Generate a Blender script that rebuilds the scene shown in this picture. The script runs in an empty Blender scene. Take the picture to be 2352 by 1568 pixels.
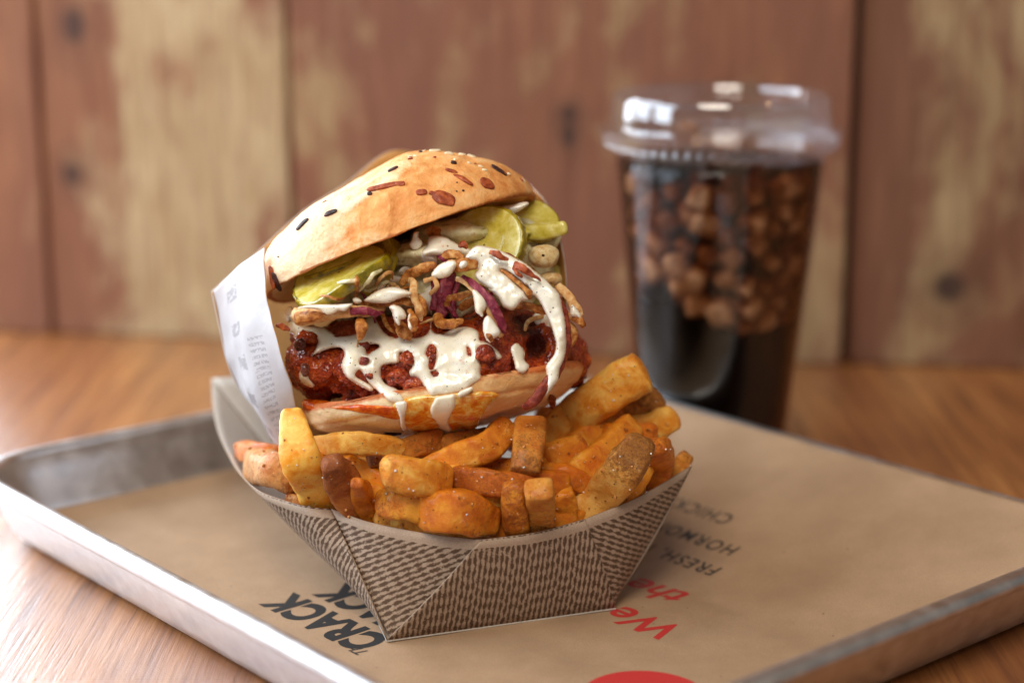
import bpy, math, random
import numpy as np
from math import radians, sin, cos, pi
from mathutils import Vector, Matrix
from mathutils.bvhtree import BVHTree

# ------------------------------------------------------------------ camera, world, lights
# all modelling numbers are centimetres; mk() turns them into metres
CAMZ = 22.5; PITCH = radians(13.5); FPX = 4170.0
FWD = np.array([0, cos(PITCH), -sin(PITCH)]); UPV = np.array([0, sin(PITCH), cos(PITCH)]); RGT = np.array([1.0, 0, 0])
CAM = np.array([0, 0, CAMZ])
sc = bpy.context.scene
COL = sc.collection
cd = bpy.data.cameras.new('camera'); cam = bpy.data.objects.new('camera', cd); COL.objects.link(cam)
cam.location = (0, 0, CAMZ * .01); cam.rotation_euler = (pi / 2 - PITCH, 0, 0)
cd.sensor_width = 36; cd.lens = 36 * FPX / 2352; cd.clip_start = .02; cd.clip_end = 30
cd.dof.use_dof = True; cd.dof.focus_distance = .572; cd.dof.aperture_fstop = 4.6; cd.dof.aperture_blades = 0
sc.camera = cam
w = bpy.data.worlds.new('World'); sc.world = w; w.use_nodes = True
bg = w.node_tree.nodes['Background']; bg.inputs[0].default_value = (1.0, .93, .86, 1); bg.inputs[1].default_value = .17
sc.view_settings.view_transform = 'Standard'; sc.view_settings.look = 'None'; sc.view_settings.gamma = 1
sc.view_settings.exposure = 0
cy = sc.cycles; cy.use_denoising = True; cy.max_bounces = 10; cy.transparent_max_bounces = 24; cy.sample_clamp_indirect = 6
try: cy.denoiser = 'OPENIMAGEDENOISE'
except Exception: pass

def area(name, loc, target, sx, sy, power, color):
    d = bpy.data.lights.new(name, 'AREA'); d.shape = 'RECTANGLE'; d.size = sx * .01; d.size_y = sy * .01
    d.energy = power; d.color = color
    o = bpy.data.objects.new(name, d); COL.objects.link(o)
    o.location = [c * .01 for c in loc]
    v = Vector([t - l for t, l in zip(target, loc)]); o.rotation_euler = v.to_track_quat('-Z', 'Y').to_euler()
    return o
# window panes to the left, and the bright window past the end of the plank wall
area('window_pane_light', (-88, 34, 46), (0, 60, 8), 40, 76, 7.6, (.74, .87, 1.0))
area('window_pane_light', (-88, 80, 46), (0, 60, 8), 40, 76, 7.6, (.74, .87, 1.0))
area('back_window_light', (-50, 112, 34), (-16, 46, 0), 36, 62, 5.5, (.80, .90, 1.0))
area('back_window_light', (-88, 118, 34), (-16, 46, 0), 36, 62, 5.5, (.80, .90, 1.0))
# warm room light from the ceiling in front
area('ceiling_light', (-14, -8, 96), (-3, 60, 8), 52, 52, 9, (1.0, .91, .77))
def bulb(loc, power, r=2.2):
    d = bpy.data.lights.new('warm_bulb', 'POINT'); d.energy = power; d.color = (1, .62, .30); d.shadow_soft_size = r * .01
    o = bpy.data.objects.new('warm_bulb', d); COL.objects.link(o); o.location = [c * .01 for c in loc]
for l in ((25, -60, 110), (60, -40, 105), (95, 10, 110), (130, 40, 100)): bulb(l, .8)

# ------------------------------------------------------------------ numeric helpers
rng = np.random.default_rng(7)
def ray(px, py):
    return FWD + (px - 1176) / FPX * RGT - (py - 784) / FPX * UPV
def P(px, py, dep):                      # the point seen at a photo position, at a given distance
    return CAM + dep * ray(px, py)
def PZ(px, py, z):
    d = ray(px, py); return CAM + d * ((z - CAMZ) / d[2])
def proj(p):
    d = np.asarray(p) - CAM; dep = d @ FWD
    return np.stack([1176 + FPX * (d @ RGT) / dep, 784 - FPX * (d @ UPV) / dep, dep], -1)
def camdir(r, u, t):                     # right, up, towards the camera
    v = r * RGT + u * UPV - t * FWD; return v / np.linalg.norm(v)
def hashn(i, j, k, seed):
    h = (i * 374761393 + j * 668265263 + k * 2147483647 + seed * 974634777) & 0xffffffff
    h = ((h ^ (h >> 13)) * 1274126177) & 0xffffffff
    h = (h ^ (h >> 16)) & 0xffffffff
    return h / 4294967295.0
def noise(p, scale=1.0, seed=0):
    p = np.asarray(p, float) * scale; i = np.floor(p).astype(np.int64); f = p - i; f = f * f * (3 - 2 * f)
    r = 0
    for a in (0, 1):
        for b in (0, 1):
            for c in (0, 1):
                wgt = (f[..., 0] if a else 1 - f[..., 0]) * (f[..., 1] if b else 1 - f[..., 1]) * (f[..., 2] if c else 1 - f[..., 2])
                r = r + wgt * hashn(i[..., 0] + a, i[..., 1] + b, i[..., 2] + c, seed)
    return r * 2 - 1
def fbm(p, scale=1.0, octv=3, seed=0, gain=.5):
    r = 0; a = 1; s = 0
    for o in range(octv):
        r = r + a * noise(p, scale, seed + o * 13); s += a; a *= gain; scale *= 2.03
    return r / s
def smooth01(x, a, b):
    t = np.clip((x - a) / (b - a), 0, 1); return t * t * (3 - 2 * t)
def catmull(pts, n, closed=False):
    pts = np.asarray(pts, float)
    if closed: q = np.vstack([pts[-1], pts, pts[0], pts[1]]); m = len(pts)
    else: q = np.vstack([2 * pts[0] - pts[1], pts, 2 * pts[-1] - pts[-2]]); m = len(pts) - 1
    t = np.linspace(0, m, n, endpoint=not closed); i = np.minimum(t.astype(int), m - 1); f = (t - i)[:, None]
    a, b, c, d = q[i], q[i + 1], q[i + 2], q[i + 3]
    return .5 * (2 * b + (c - a) * f + (2 * a - 5 * b + 4 * c - d) * f ** 2 + (3 * b - a - 3 * c + d) * f ** 3)
def gridfaces(nr, ncl, closed_c=False, off=0):
    r = np.arange(nr - 1)[:, None]; c = np.arange(ncl if closed_c else ncl - 1)[None, :]
    c2 = (c + 1) % ncl
    a = r * ncl + c; b = r * ncl + c2; d = (r + 1) * ncl + c2; e = (r + 1) * ncl + c
    return (np.stack([a, b, d, e], -1).reshape(-1, 4) + off)
def normals(V, F):
    F = np.asarray(F); a, b, c = V[F[:, 0]], V[F[:, 1]], V[F[:, 2]]
    n = np.cross(b - a, c - a)
    if F.shape[1] == 4: n = n + np.cross(c - a, V[F[:, 3]] - a)
    out = np.zeros_like(V)
    for k in range(F.shape[1]): np.add.at(out, F[:, k], n)
    return out / (np.linalg.norm(out, axis=1, keepdims=True) + 1e-12)

ORG = {}
def mk(name, V, F, mats, parent=None, smooth=True, midx=None, uv=None, attrs=None, base=None):
    V = np.asarray(V, float)
    if parent is not None: o0 = ORG[parent.name]
    elif base is not None: o0 = np.asarray(base, float)
    else: lo, hi = V.min(0), V.max(0); o0 = np.array([(lo[0] + hi[0]) / 2, (lo[1] + hi[1]) / 2, lo[2]])
    me = bpy.data.meshes.new(name)
    W = (V - o0) * .01
    if isinstance(F, np.ndarray):
        k = F.shape[1]; me.vertices.add(len(W)); me.vertices.foreach_set('co', W.astype(np.float32).ravel())
        me.loops.add(F.size); me.loops.foreach_set('vertex_index', F.astype(np.int32).ravel())
        me.polygons.add(len(F)); me.polygons.foreach_set('loop_start', np.arange(0, F.size, k, dtype=np.int32))
        me.polygons.foreach_set('loop_total', np.full(len(F), k, dtype=np.int32))
        me.update(calc_edges=True)
    else:
        me.from_pydata(W.tolist(), [], [list(map(int, f)) for f in F]); me.update()
    if not isinstance(mats, (list, tuple)): mats = [mats]
    for m in mats: me.materials.append(m)
    if midx is not None: me.polygons.foreach_set('material_index', np.asarray(midx, dtype=np.int32))
    me.polygons.foreach_set('use_smooth', np.full(len(me.polygons), smooth))
    if uv is not None:
        l = me.uv_layers.new(name='UVMap'); vi = np.empty(len(me.loops), np.int32); me.loops.foreach_get('vertex_index', vi)
        l.data.foreach_set('uv', np.asarray(uv, np.float32)[vi].ravel())
    for k_, v_ in (attrs or {}).items():
        a = me.attributes.new(k_, 'FLOAT', 'POINT'); a.data.foreach_set('value', np.asarray(v_, np.float32))
    me.validate()
    o = bpy.data.objects.new(name, me); COL.objects.link(o)
    if parent is not None: o.parent = parent
    else: o.location = o0 * .01
    ORG[o.name] = o0
    return o
def thing(name, label, cat, base, group=None):
    o = bpy.data.objects.new(name, None); COL.objects.link(o); o.location = np.asarray(base) * .01
    o.empty_display_size = .02
    ORG[o.name] = np.asarray(base, float); return tag(o, label, cat, group)
def tag(o, label=None, cat=None, group=None, kind=None):
    if label: o['label'] = label
    if cat: o['category'] = cat
    if group: o['group'] = group
    if kind: o['kind'] = kind
    return o
def merge(parts):
    Vs, Fs, off = [], [], 0
    for V, F in parts: Vs.append(V); Fs.append(np.asarray(F) + off); off += len(V)
    return np.vstack(Vs), np.vstack(Fs)

def sweep(pts, ru, rv=None, up=(0, 0, 1), n=24, seg=16, e=2.0, cap=5, twist=0.0, capround=1.0, spline=True):
    """rounded bar along a path; ru/rv radii (scalar or list along the path)"""
    pts = np.asarray(pts, float)
    c = catmull(pts, n) if spline and len(pts) > 1 else pts
    n = len(c)
    def prof(r):
        r = np.asarray(r, float)
        if r.ndim == 0: return np.full(n, float(r))
        return np.interp(np.linspace(0, 1, n), np.linspace(0, 1, len(r)), r)
    ru = prof(ru); rv = ru * 1.0 if rv is None else prof(rv)
    T = np.gradient(c, axis=0); T /= np.linalg.norm(T, axis=1, keepdims=True)
    A = np.empty_like(T)
    if isinstance(up, (int, float)):      # broad side turned to the viewer's side of the heap, rolled by this angle
        A = np.cross(T, FWD); nrm_ = np.linalg.norm(A, axis=1, keepdims=True); A = np.where(nrm_ < .15, RGT, A / np.maximum(nrm_, 1e-6))
        A -= T * (A * T).sum(1, keepdims=True); A /= np.linalg.norm(A, axis=1, keepdims=True)
        A = A * cos(up) + np.cross(T, A) * sin(up)
    else:
        up = np.asarray(up, float); a = up - T[0] * (up @ T[0])
        if np.linalg.norm(a) < 1e-3: a = np.cross(T[0], [1, 0, 0.01])
        a /= np.linalg.norm(a)
        for k in range(n):
            a = a - T[k] * (a @ T[k]); a /= np.linalg.norm(a); A[k] = a
    B = np.cross(T, A)
    # caps
    q = np.linspace(0, 1, cap + 1)[:-1]; s = np.sin(q * pi / 2) ** .75 * .98 + .02; d = 1 - np.cos(q * pi / 2)
    rc = min(ru[0], rv[0]) * capround; re = min(ru[-1], rv[-1]) * capround
    C = np.vstack([c[0] - T[0] * (rc * (1 - d))[:, None], c, (c[-1] + T[-1] * (re * (1 - d))[:, None])[::-1]])
    S = np.concatenate([s, np.ones(n), s[::-1]])
    RU = np.concatenate([np.full(cap, ru[0]), ru, np.full(cap, ru[-1])]) * S
    RV = np.concatenate([np.full(cap, rv[0]), rv, np.full(cap, rv[-1])]) * S
    AA = np.vstack([np.repeat(A[:1], cap, 0), A, np.repeat(A[-1:], cap, 0)]); BB = np.vstack([np.repeat(B[:1], cap, 0), B, np.repeat(B[-1:], cap, 0)])
    th = np.linspace(0, 2 * pi, seg, endpoint=False)
    N = len(C); tw = np.linspace(0, twist, N)
    th_ = th[None, :]; cu = np.sign(np.cos(th_)) * np.abs(np.cos(th_)) ** (2 / e); cv = np.sign(np.sin(th_)) * np.abs(np.sin(th_)) ** (2 / e)
    ct, st = np.cos(tw)[:, None], np.sin(tw)[:, None]
    x = RU[:, None] * cu; y = RV[:, None] * cv
    xa = x * ct - y * st; ya = x * st + y * ct
    V = C[:, None, :] + xa[..., None] * AA[:, None, :] + ya[..., None] * BB[:, None, :]
    V = V.reshape(-1, 3); F = gridfaces(N, seg, True)
    V = np.vstack([V, C[0], C[-1]]); i0 = len(V) - 2
    f0 = [[i0, (k + 1) % seg, k, k] for k in range(seg)]; b = (N - 1) * seg
    f1 = [[i0 + 1, b + k, b + (k + 1) % seg, b + (k + 1) % seg] for k in range(seg)]
    # degenerate quads -> keep as quads of a fan with doubled vertex removed later
    F = [list(f) for f in F] + [f[:3] for f in f0] + [f[:3] for f in f1]
    return V, F
def sweepq(*a, **k):
    """same, but triangulated into an array so parts can be merged"""
    V, F = sweep(*a, **k); T = []
    for f in F:
        T.append(f[:3])
        if len(f) == 4: T.append([f[0], f[2], f[3]])
    return V, np.array(T)
def sphere(c, r, n=16, m=24, axes=None, e=2.0):
    th = np.linspace(0, pi, n + 1); ph = np.linspace(0, 2 * pi, m, endpoint=False)
    def sp(x): return np.sign(x) * np.abs(x) ** (2 / e)
    X = np.stack([np.outer(sp(np.sin(th)), sp(np.cos(ph))), np.outer(sp(np.sin(th)), sp(np.sin(ph))), np.outer(sp(np.cos(th)), np.ones(m))], -1).reshape(-1, 3)
    X = X * np.asarray(r)
    if axes is not None: X = X @ np.asarray(axes)
    V = X + np.asarray(c); F = gridfaces(n + 1, m, True)
    T = np.vstack([F[:, [0, 2, 1]], F[:, [0, 3, 2]]])
    return V, T
CAMAX = np.array([RGT, UPV, -FWD])
def remesh(parts, vox, it=0, keep=.5):
    V, F = merge(parts)
    me = bpy.data.meshes.new('tmp'); me.from_pydata((V * 1.0).tolist(), [], F.tolist()); me.update()
    o = bpy.data.objects.new('tmp', me); COL.objects.link(o)
    m = o.modifiers.new('r', 'REMESH'); m.mode = 'VOXEL'; m.voxel_size = vox; m.adaptivity = 0
    dg = bpy.context.evaluated_depsgraph_get(); ev = o.evaluated_get(dg); e = ev.to_mesh()
    W = np.empty(len(e.vertices) * 3, np.float32); e.vertices.foreach_get('co', W); W = W.reshape(-1, 3).astype(float)
    Q = np.empty(len(e.loops), np.int32); e.loops.foreach_get('vertex_index', Q)
    tot = np.empty(len(e.polygons), np.int32); e.polygons.foreach_get('loop_total', tot)
    assert (tot == 4).all(); Q = Q.reshape(-1, 4)
    ev.to_mesh_clear(); bpy.data.objects.remove(o); bpy.data.meshes.remove(me)
    E = np.vstack([Q[:, [0, 1]], Q[:, [1, 2]], Q[:, [2, 3]], Q[:, [3, 0]]])
    for _ in range(it):
        acc = np.zeros_like(W); cnt = np.zeros(len(W)); np.add.at(acc, E[:, 0], W[E[:, 1]]); np.add.at(cnt, E[:, 0], 1)
        W = W * (1 - keep) + keep * acc / np.maximum(cnt, 1)[:, None]
    return W, Q
def lathe(prof, c, seg=96, mod=None):
    prof = np.asarray(prof, float); th = np.linspace(0, 2 * pi, seg, endpoint=False)
    R = np.repeat(prof[:, :1], seg, 1)
    if mod is not None: R = mod(R, th[None, :], prof[:, 1:2])
    V = np.stack([c[0] + R * np.cos(th), c[1] + R * np.sin(th), c[2] + np.repeat(prof[:, 1:2], seg, 1)], -1).reshape(-1, 3)
    return V, gridfaces(len(prof), seg, True)
def shell(G, t, flip=False, edge=1):
    """G (r,c,3) grid -> closed thin sheet of thickness t; returns V,F,midx (0 outer, 1 inner)"""
    r, c = G.shape[:2]; V = G.reshape(-1, 3); F = gridfaces(r, c); n = normals(V, F)
    if flip: n = -n
    W = V - n * t; m = len(V)
    F2 = F[:, ::-1] + m
    def idx(i, j): return i * c + j
    b = [idx(0, j) for j in range(c)] + [idx(i, c - 1) for i in range(1, r)] + [idx(r - 1, j) for j in range(c - 2, -1, -1)] + [idx(i, 0) for i in range(r - 2, 0, -1)]
    S = np.array([[b[k], b[k - 1], b[k - 1] + m, b[k] + m] for k in range(len(b))])
    FF = np.vstack([F, F2, S]); mi = np.concatenate([np.zeros(len(F)), np.ones(len(F2)), np.full(len(S), edge)]).astype(int)
    if flip: FF = FF[:, ::-1].copy()
    return np.vstack([V, W]), FF, mi

# ------------------------------------------------------------------ materials
def srgb(r, g, b):
    return tuple(((c / 255) / 12.92 if c / 255 <= .04045 else ((c / 255 + .055) / 1.055) ** 2.4) for c in (r, g, b)) + (1,)
class Mat:
    def __init__(s, name):
        s.m = bpy.data.materials.new(name); s.m.use_nodes = True; s.t = s.m.node_tree; s.t.nodes.clear()
        s.out = s.n('ShaderNodeOutputMaterial'); s._c = None
    def n(s, typ, ins=None, **at):
        nd = s.t.nodes.new(typ)
        for k, v in at.items(): setattr(nd, k, v)
        for k, v in (ins or {}).items():
            if isinstance(v, bpy.types.NodeSocket): s.t.links.new(v, nd.inputs[k])
            elif v is not None: nd.inputs[k].default_value = v
        return nd
    def co(s, sc=(1, 1, 1), rot=(0, 0, 0), loc=(0, 0, 0), kind='Object'):       # in cm
        if s._c is None: s._c = s.n('ShaderNodeTexCoord')
        f = 100 if kind == 'Object' else 1
        return s.n('ShaderNodeMapping', {0: s._c.outputs[kind], 'Scale': tuple(f * k for k in sc), 'Rotation': rot, 'Location': loc}).outputs[0]
    def noise(s, v, scale, detail=3, rough=.55, dist=0, out=0):
        return s.n('ShaderNodeTexNoise', {'Vector': v, 'Scale': scale, 'Detail': detail, 'Roughness': rough, 'Distortion': dist}).outputs[out]
    def vor(s, v, scale, out='Distance', feature='F1', rand=1.0):
        return s.n('ShaderNodeTexVoronoi', {'Vector': v, 'Scale': scale, 'Randomness': rand}, feature=feature).outputs[out]
    def ramp(s, f, stops, interp='LINEAR'):
        nd = s.n('ShaderNodeValToRGB', {0: f}); r = nd.color_ramp; r.interpolation = interp
        while len(r.elements) < len(stops): r.elements.new(.5)
        for el, (p, c) in zip(r.elements, stops):
            el.position = p; el.color = c if isinstance(c, tuple) else (c, c, c, 1)
        return nd.outputs[0]
    def mix(s, f, a, b, mode='MIX'):
        return s.n('ShaderNodeMixRGB', {0: f, 1: a, 2: b}, blend_type=mode).outputs[0]
    def math(s, op, a, b=0.0, clamp=False):
        return s.n('ShaderNodeMath', {0: a, 1: b}, operation=op, use_clamp=clamp).outputs[0]
    def attr(s, name): return s.n('ShaderNodeAttribute', attribute_name=name).outputs['Fac']
    def bump(s, h, dist, strength=1.0, nrm=None):
        return s.n('ShaderNodeBump', {'Height': h, 'Distance': dist * .01, 'Strength': strength, 'Normal': nrm}).outputs[0]
    def pbr(s, **k):
        nd = s.n('ShaderNodeBsdfPrincipled')
        al = dict(col='Base Color', rough='Roughness', metal='Metallic', nrm='Normal', ior='IOR', sss='Subsurface Weight', srad='Subsurface Radius',
                  sscale='Subsurface Scale', coat='Coat Weight', crough='Coat Roughness', cnrm='Coat Normal', cior='Coat IOR', spec='Specular IOR Level', trans='Transmission Weight',
                  sheen='Sheen Weight', aniso='Anisotropic', arot='Anisotropic Rotation', alpha='Alpha', tang='Tangent')
        for a, v in k.items():
            i = nd.inputs[al[a]]
            if isinstance(v, bpy.types.NodeSocket): s.t.links.new(v, i)
            else: i.default_value = v
        s.t.links.new(nd.outputs[0], s.out.inputs[0]); return s.m
    def surf(s, sh): s.t.links.new(sh, s.out.inputs[0]); return s.m

def wood_plank(name, base, dark, paint, seed, marks=(), patch_th=.52, side=None, patch=1.0):
    """old board: reddish stain, worn cream paint in long patches, saw marks, nail holes. board local: x along the wall, z up"""
    M = Mat(name); off = (seed * 7.3, 0, seed * 3.1)
    c = M.co(sc=(1, 1, .12), loc=off); g = M.noise(c, 1.6, 5, .6)
    c2 = M.co(sc=(1, 1, .6), rot=(0, radians(28), 0), loc=off); h = M.noise(c2, .35, 4, .6, .4)
    col = M.mix(M.ramp(g, [(.3, 0.), (.7, 1.)]), dark, base)
    big = M.noise(M.co(sc=(1, 1, .35), loc=off), .12, 3, .5, .3)
    col = M.mix(M.ramp(big, [(.42, 0.), (.62, .75)]), col, srgb(122, 78, 60))
    pm = M.noise(M.co(sc=(1, 1, .33), loc=(off[0] + 5, 0, off[2])), .16, 4, .62, .5)
    pm = M.math('ADD', pm, M.math('MULTIPLY', M.math('SUBTRACT', h, .5), .75))
    if side is not None:      # paint favours a band of the board
        x = M.n('ShaderNodeSeparateXYZ', {0: M.co()}).outputs[0]
        b = M.n('ShaderNodeMapRange', {0: x, 1: side[0], 2: side[1], 3: side[4], 4: 0.}).outputs[0]
        b2 = M.n('ShaderNodeMapRange', {0: x, 1: side[2], 2: side[3], 3: 0., 4: side[5]}).outputs[0]
        pm = M.math('ADD', M.math('ADD', pm, b), b2)
    pf = M.ramp(pm, [(patch_th - .09, 0.), (patch_th + .08, .95)])
    pf = M.math('MULTIPLY', pf, M.ramp(M.noise(M.co(sc=(3, 1, .25), loc=off), 1.2, 3), [(.30, .55), (.5, 1.)]))
    col = M.mix(M.math('MULTIPLY', pf, patch), col, M.mix(M.noise(M.co(sc=(1, 1, .5)), .5, 4), paint, srgb(150, 120, 78)))
    for (mx, mz, r, ln) in marks:
        q = M.n('ShaderNodeVectorMath', {0: M.n('ShaderNodeVectorMath', {0: M.co(), 1: (mx, 0, mz)}, operation='SUBTRACT').outputs[0], 1: (1 / r, 0, 1 / (r * ln))}, operation='MULTIPLY').outputs[0]
        d = M.n('ShaderNodeVectorMath', {0: q}, operation='LENGTH').outputs[1]
        col = M.mix(M.ramp(M.math('MULTIPLY', d, .5), [(.35, .93), (.62, 0.)]), col, (.018, .016, .016, 1))
        d2 = M.math('MULTIPLY', d, .2); col = M.mix(M.ramp(d2, [(.2, .4), (.7, 0.)]), col, srgb(80, 52, 40))
    col = M.mix(M.ramp(M.noise(M.co(sc=(1, 1, .04), loc=off), 5, 3, .7), [(.35, .45), (.55, 0.)]), col, dark)
    return M.pbr(col=col, rough=.62, spec=.3, nrm=M.bump(g, .06, .6))

def mat_table():
    M = Mat('oiled_pine'); R = radians(14)
    c = M.co(sc=(1, .045, 1), rot=(0, 0, R)); g = M.noise(c, 2.2, 6, .62, .25)
    f = M.noise(M.co(sc=(1, .03, 1), rot=(0, 0, R)), 9, 4, .7)
    big = M.noise(M.co(sc=(1, .12, 1), rot=(0, 0, R)), .22, 3, .5, .6)
    col = M.ramp(g, [(.28, srgb(98, 56, 22)), (.45, srgb(158, 96, 42)), (.62, srgb(184, 120, 60)), (.8, srgb(202, 144, 86))])
    col = M.mix(M.ramp(big, [(.4, 0.), (.65, .55)]), col, srgb(132, 74, 36))
    col = M.mix(M.ramp(f, [(.30, .75), (.47, 0.)]), col, srgb(92, 54, 28))
    h = M.math('ADD', M.math('MULTIPLY', g, .6), M.math('MULTIPLY', f, .5))
    r = M.ramp(f, [(.35, .55), (.6, .33)])
    return M.pbr(col=col, rough=r, spec=.5, coat=1.0, crough=.27, cior=1.75, nrm=M.bump(h, .05, .55), cnrm=M.bump(h, .09, .8))

def mat_metal():
    M = Mat('worn_aluminium')
    n = M.noise(M.co(), 1.3, 4, .6); s = M.noise(M.co(), 14, 3, .7)
    col = M.ramp(n, [(.3, (.60, .60, .61, 1)), (.7, (.78, .78, .79, 1))])
    col = M.mix(M.ramp(s, [(.66, 0.), (.78, .3)]), col, (.30, .28, .26, 1))
    r = M.ramp(M.math('ADD', n, M.math('MULTIPLY', s, .3)), [(.4, .30), (.9, .48)])
    return M.pbr(col=col, metal=1.0, rough=r, nrm=M.bump(M.math('ADD', n, M.math('MULTIPLY', s, .12)), .03, .5))

def mat_liner():
    M = Mat('kraft_liner_paper')
    n = M.noise(M.co(), .35, 4, .6); f = M.noise(M.co(sc=(1, .3, 1), rot=(0, 0, .6)), 26, 4, .75)
    sp = M.vor(M.co(), 1.1)
    col = M.ramp(n, [(.3, srgb(160, 130, 102)), (.7, srgb(180, 149, 119))])
    col = M.mix(M.ramp(f, [(.35, .28), (.6, 0.)]), col, srgb(140, 102, 70))
    col = M.mix(M.ramp(f, [(.62, 0.), (.8, .2)]), col, srgb(222, 192, 158))
    col = M.mix(M.ramp(sp, [(.03, .8), (.045, 0.)]), col, srgb(70, 45, 28))
    return M.pbr(col=col, rough=M.ramp(f, [(.3, .50), (.7, .40)]), spec=.6, nrm=M.bump(M.math('ADD', n, M.math('MULTIPLY', f, .06)), .10, .6))
def flat(name, col, rough=.5, **k):
    M = Mat(name); return M.pbr(col=col, rough=rough, **k)

def mat_boat_out():
    """kraft card printed with a ragged woven pattern; uv: x along the threads, y across them (cm)"""
    M = Mat('printed_kraft_card')
    uv = M.co(kind='UV'); S = M.n('ShaderNodeSeparateXYZ', {0: uv}); x, y = S.outputs[0], S.outputs[1]
    wob = M.noise(M.co(sc=(1.4, .9, 1), kind='UV'), 1.6, 3, .6)
    yy = M.math('ADD', M.math('DIVIDE', y, .175), M.math('MULTIPLY', wob, .45))
    row = M.math('FLOOR', yy); tri = M.math('ABSOLUTE', M.math('SUBTRACT', M.math('FRACT', yy), .5))   # 0 centre .. .5 gap
    rag = M.noise(M.co(sc=(.55, 1.3, 1), kind='UV'), 12, 5, .78)
    rag2 = M.noise(M.co(sc=(1.6, .35, 1), kind='UV'), 24, 2, .8)
    ph = M.math('MULTIPLY', M.math('SINE', M.math('MULTIPLY', row, 12.9)), 3.0)
    dash = M.math('SINE', M.math('MULTIPLY', M.math('ADD', M.math('DIVIDE', x, .42), ph), 6.283))
    v = M.math('ADD', tri, M.math('MULTIPLY', M.math('SUBTRACT', rag, .5), 1.35))
    v = M.math('ADD', v, M.math('MULTIPLY', M.math('SUBTRACT', rag2, .5), 1.0))
    v = M.math('SUBTRACT', v, M.math('MULTIPLY', dash, .10))
    ink = M.ramp(M.math('ADD', v, .2), [(.455, 1.), (.485, 0.)])
    d = M.attr('rimd')
    band = M.math('ADD', M.math('GREATER_THAN', M.math('ADD', d, M.math('MULTIPLY', rag, .12)), .42), M.math('LESS_THAN', M.math('ADD', d, M.math('MULTIPLY', rag, .10)), M.attr('edgeline')), clamp=True)
    ink = M.math('MULTIPLY', ink, band)
    n = M.noise(M.co(), 22, 3, .7)
    kraft = M.ramp(n, [(.3, srgb(154, 130, 110)), (.7, srgb(182, 158, 138))])
    col = M.mix(ink, kraft, srgb(86, 62, 44))
    return M.pbr(col=col, rough=.55, spec=.35, nrm=M.bump(n, .01, .5))

def mat_bun(top=True):
    M = Mat('toasted_bun_crust' if top else 'soft_bun_side')
    pale = M.attr('pale'); toast = M.attr('toast')
    f = M.noise(M.co(), 9, 5, .7); m = M.noise(M.co(), 1.6, 4, .6, .3); sp = M.noise(M.co(), 34, 3, .7)
    gold = M.ramp(m, [(.3, srgb(220, 138, 72)), (.5, srgb(241, 170, 100)), (.75, srgb(248, 200, 140))]) if top else M.ramp(m, [(.3, srgb(232, 172, 106)), (.7, srgb(244, 202, 146))])
    pf = M.math('ADD', pale, M.math('ADD', M.math('MULTIPLY', M.math('SUBTRACT', f, .5), .8), M.math('MULTIPLY', M.math('SUBTRACT', m, .5), .9)))
    col = M.mix(M.ramp(pf, [(.28, 0.), (.75, .82)]), gold, srgb(248, 222, 186) if top else srgb(252, 234, 192))
    tf = M.math('ADD', toast, M.math('MULTIPLY', M.math('SUBTRACT', M.noise(M.co(), 5, 4, .65), .5), .8))
    col = M.mix(M.ramp(tf, [(.35, 0.), (.8, .85)]), col, srgb(176, 84, 30) if top else srgb(206, 96, 26))
    col = M.mix(M.ramp(sp, [(.25, .35), (.42, 0.)]), col, srgb(200, 128, 70))
    h = M.math('ADD', M.math('MULTIPLY', m, .8), M.math('ADD', M.math('MULTIPLY', f, .22), M.math('MULTIPLY', sp, .06)))
    return M.pbr(col=col, rough=.58, spec=.25, sss=.12, srad=(.6, .4, .15), sscale=.005, nrm=M.bump(h, .16, .95))

def mat_patty():
    M = Mat('glazed_crispy_chicken')
    a = M.noise(M.co(), 3.0, 4, .65); b = M.vor(M.co(sc=(1, 1, 1)), 9); f = M.noise(M.co(), 22, 4, .7)
    col = M.ramp(M.math('ADD', M.math('MULTIPLY', a, .75), M.math('MULTIPLY', f, .25)), [(.32, srgb(92, 18, 0)), (.44, srgb(150, 38, 0)), (.56, srgb(196, 72, 4)), (.72, srgb(236, 134, 26))])
    cav = M.attr('cav'); col = M.mix(M.ramp(cav, [(.0, .8), (.30, 0.)]), col, srgb(60, 12, 4))  # cavity shade painted into the colour: low spots go darker
    h = M.math('ADD', M.math('MULTIPLY', b, -.9), M.math('ADD', a, M.math('MULTIPLY', f, .6)))
    return M.pbr(col=col, rough=M.ramp(f, [(.3, .2), (.7, .5)]), spec=.4, coat=.55, crough=.08, nrm=M.bump(h, .14, .9))

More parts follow.
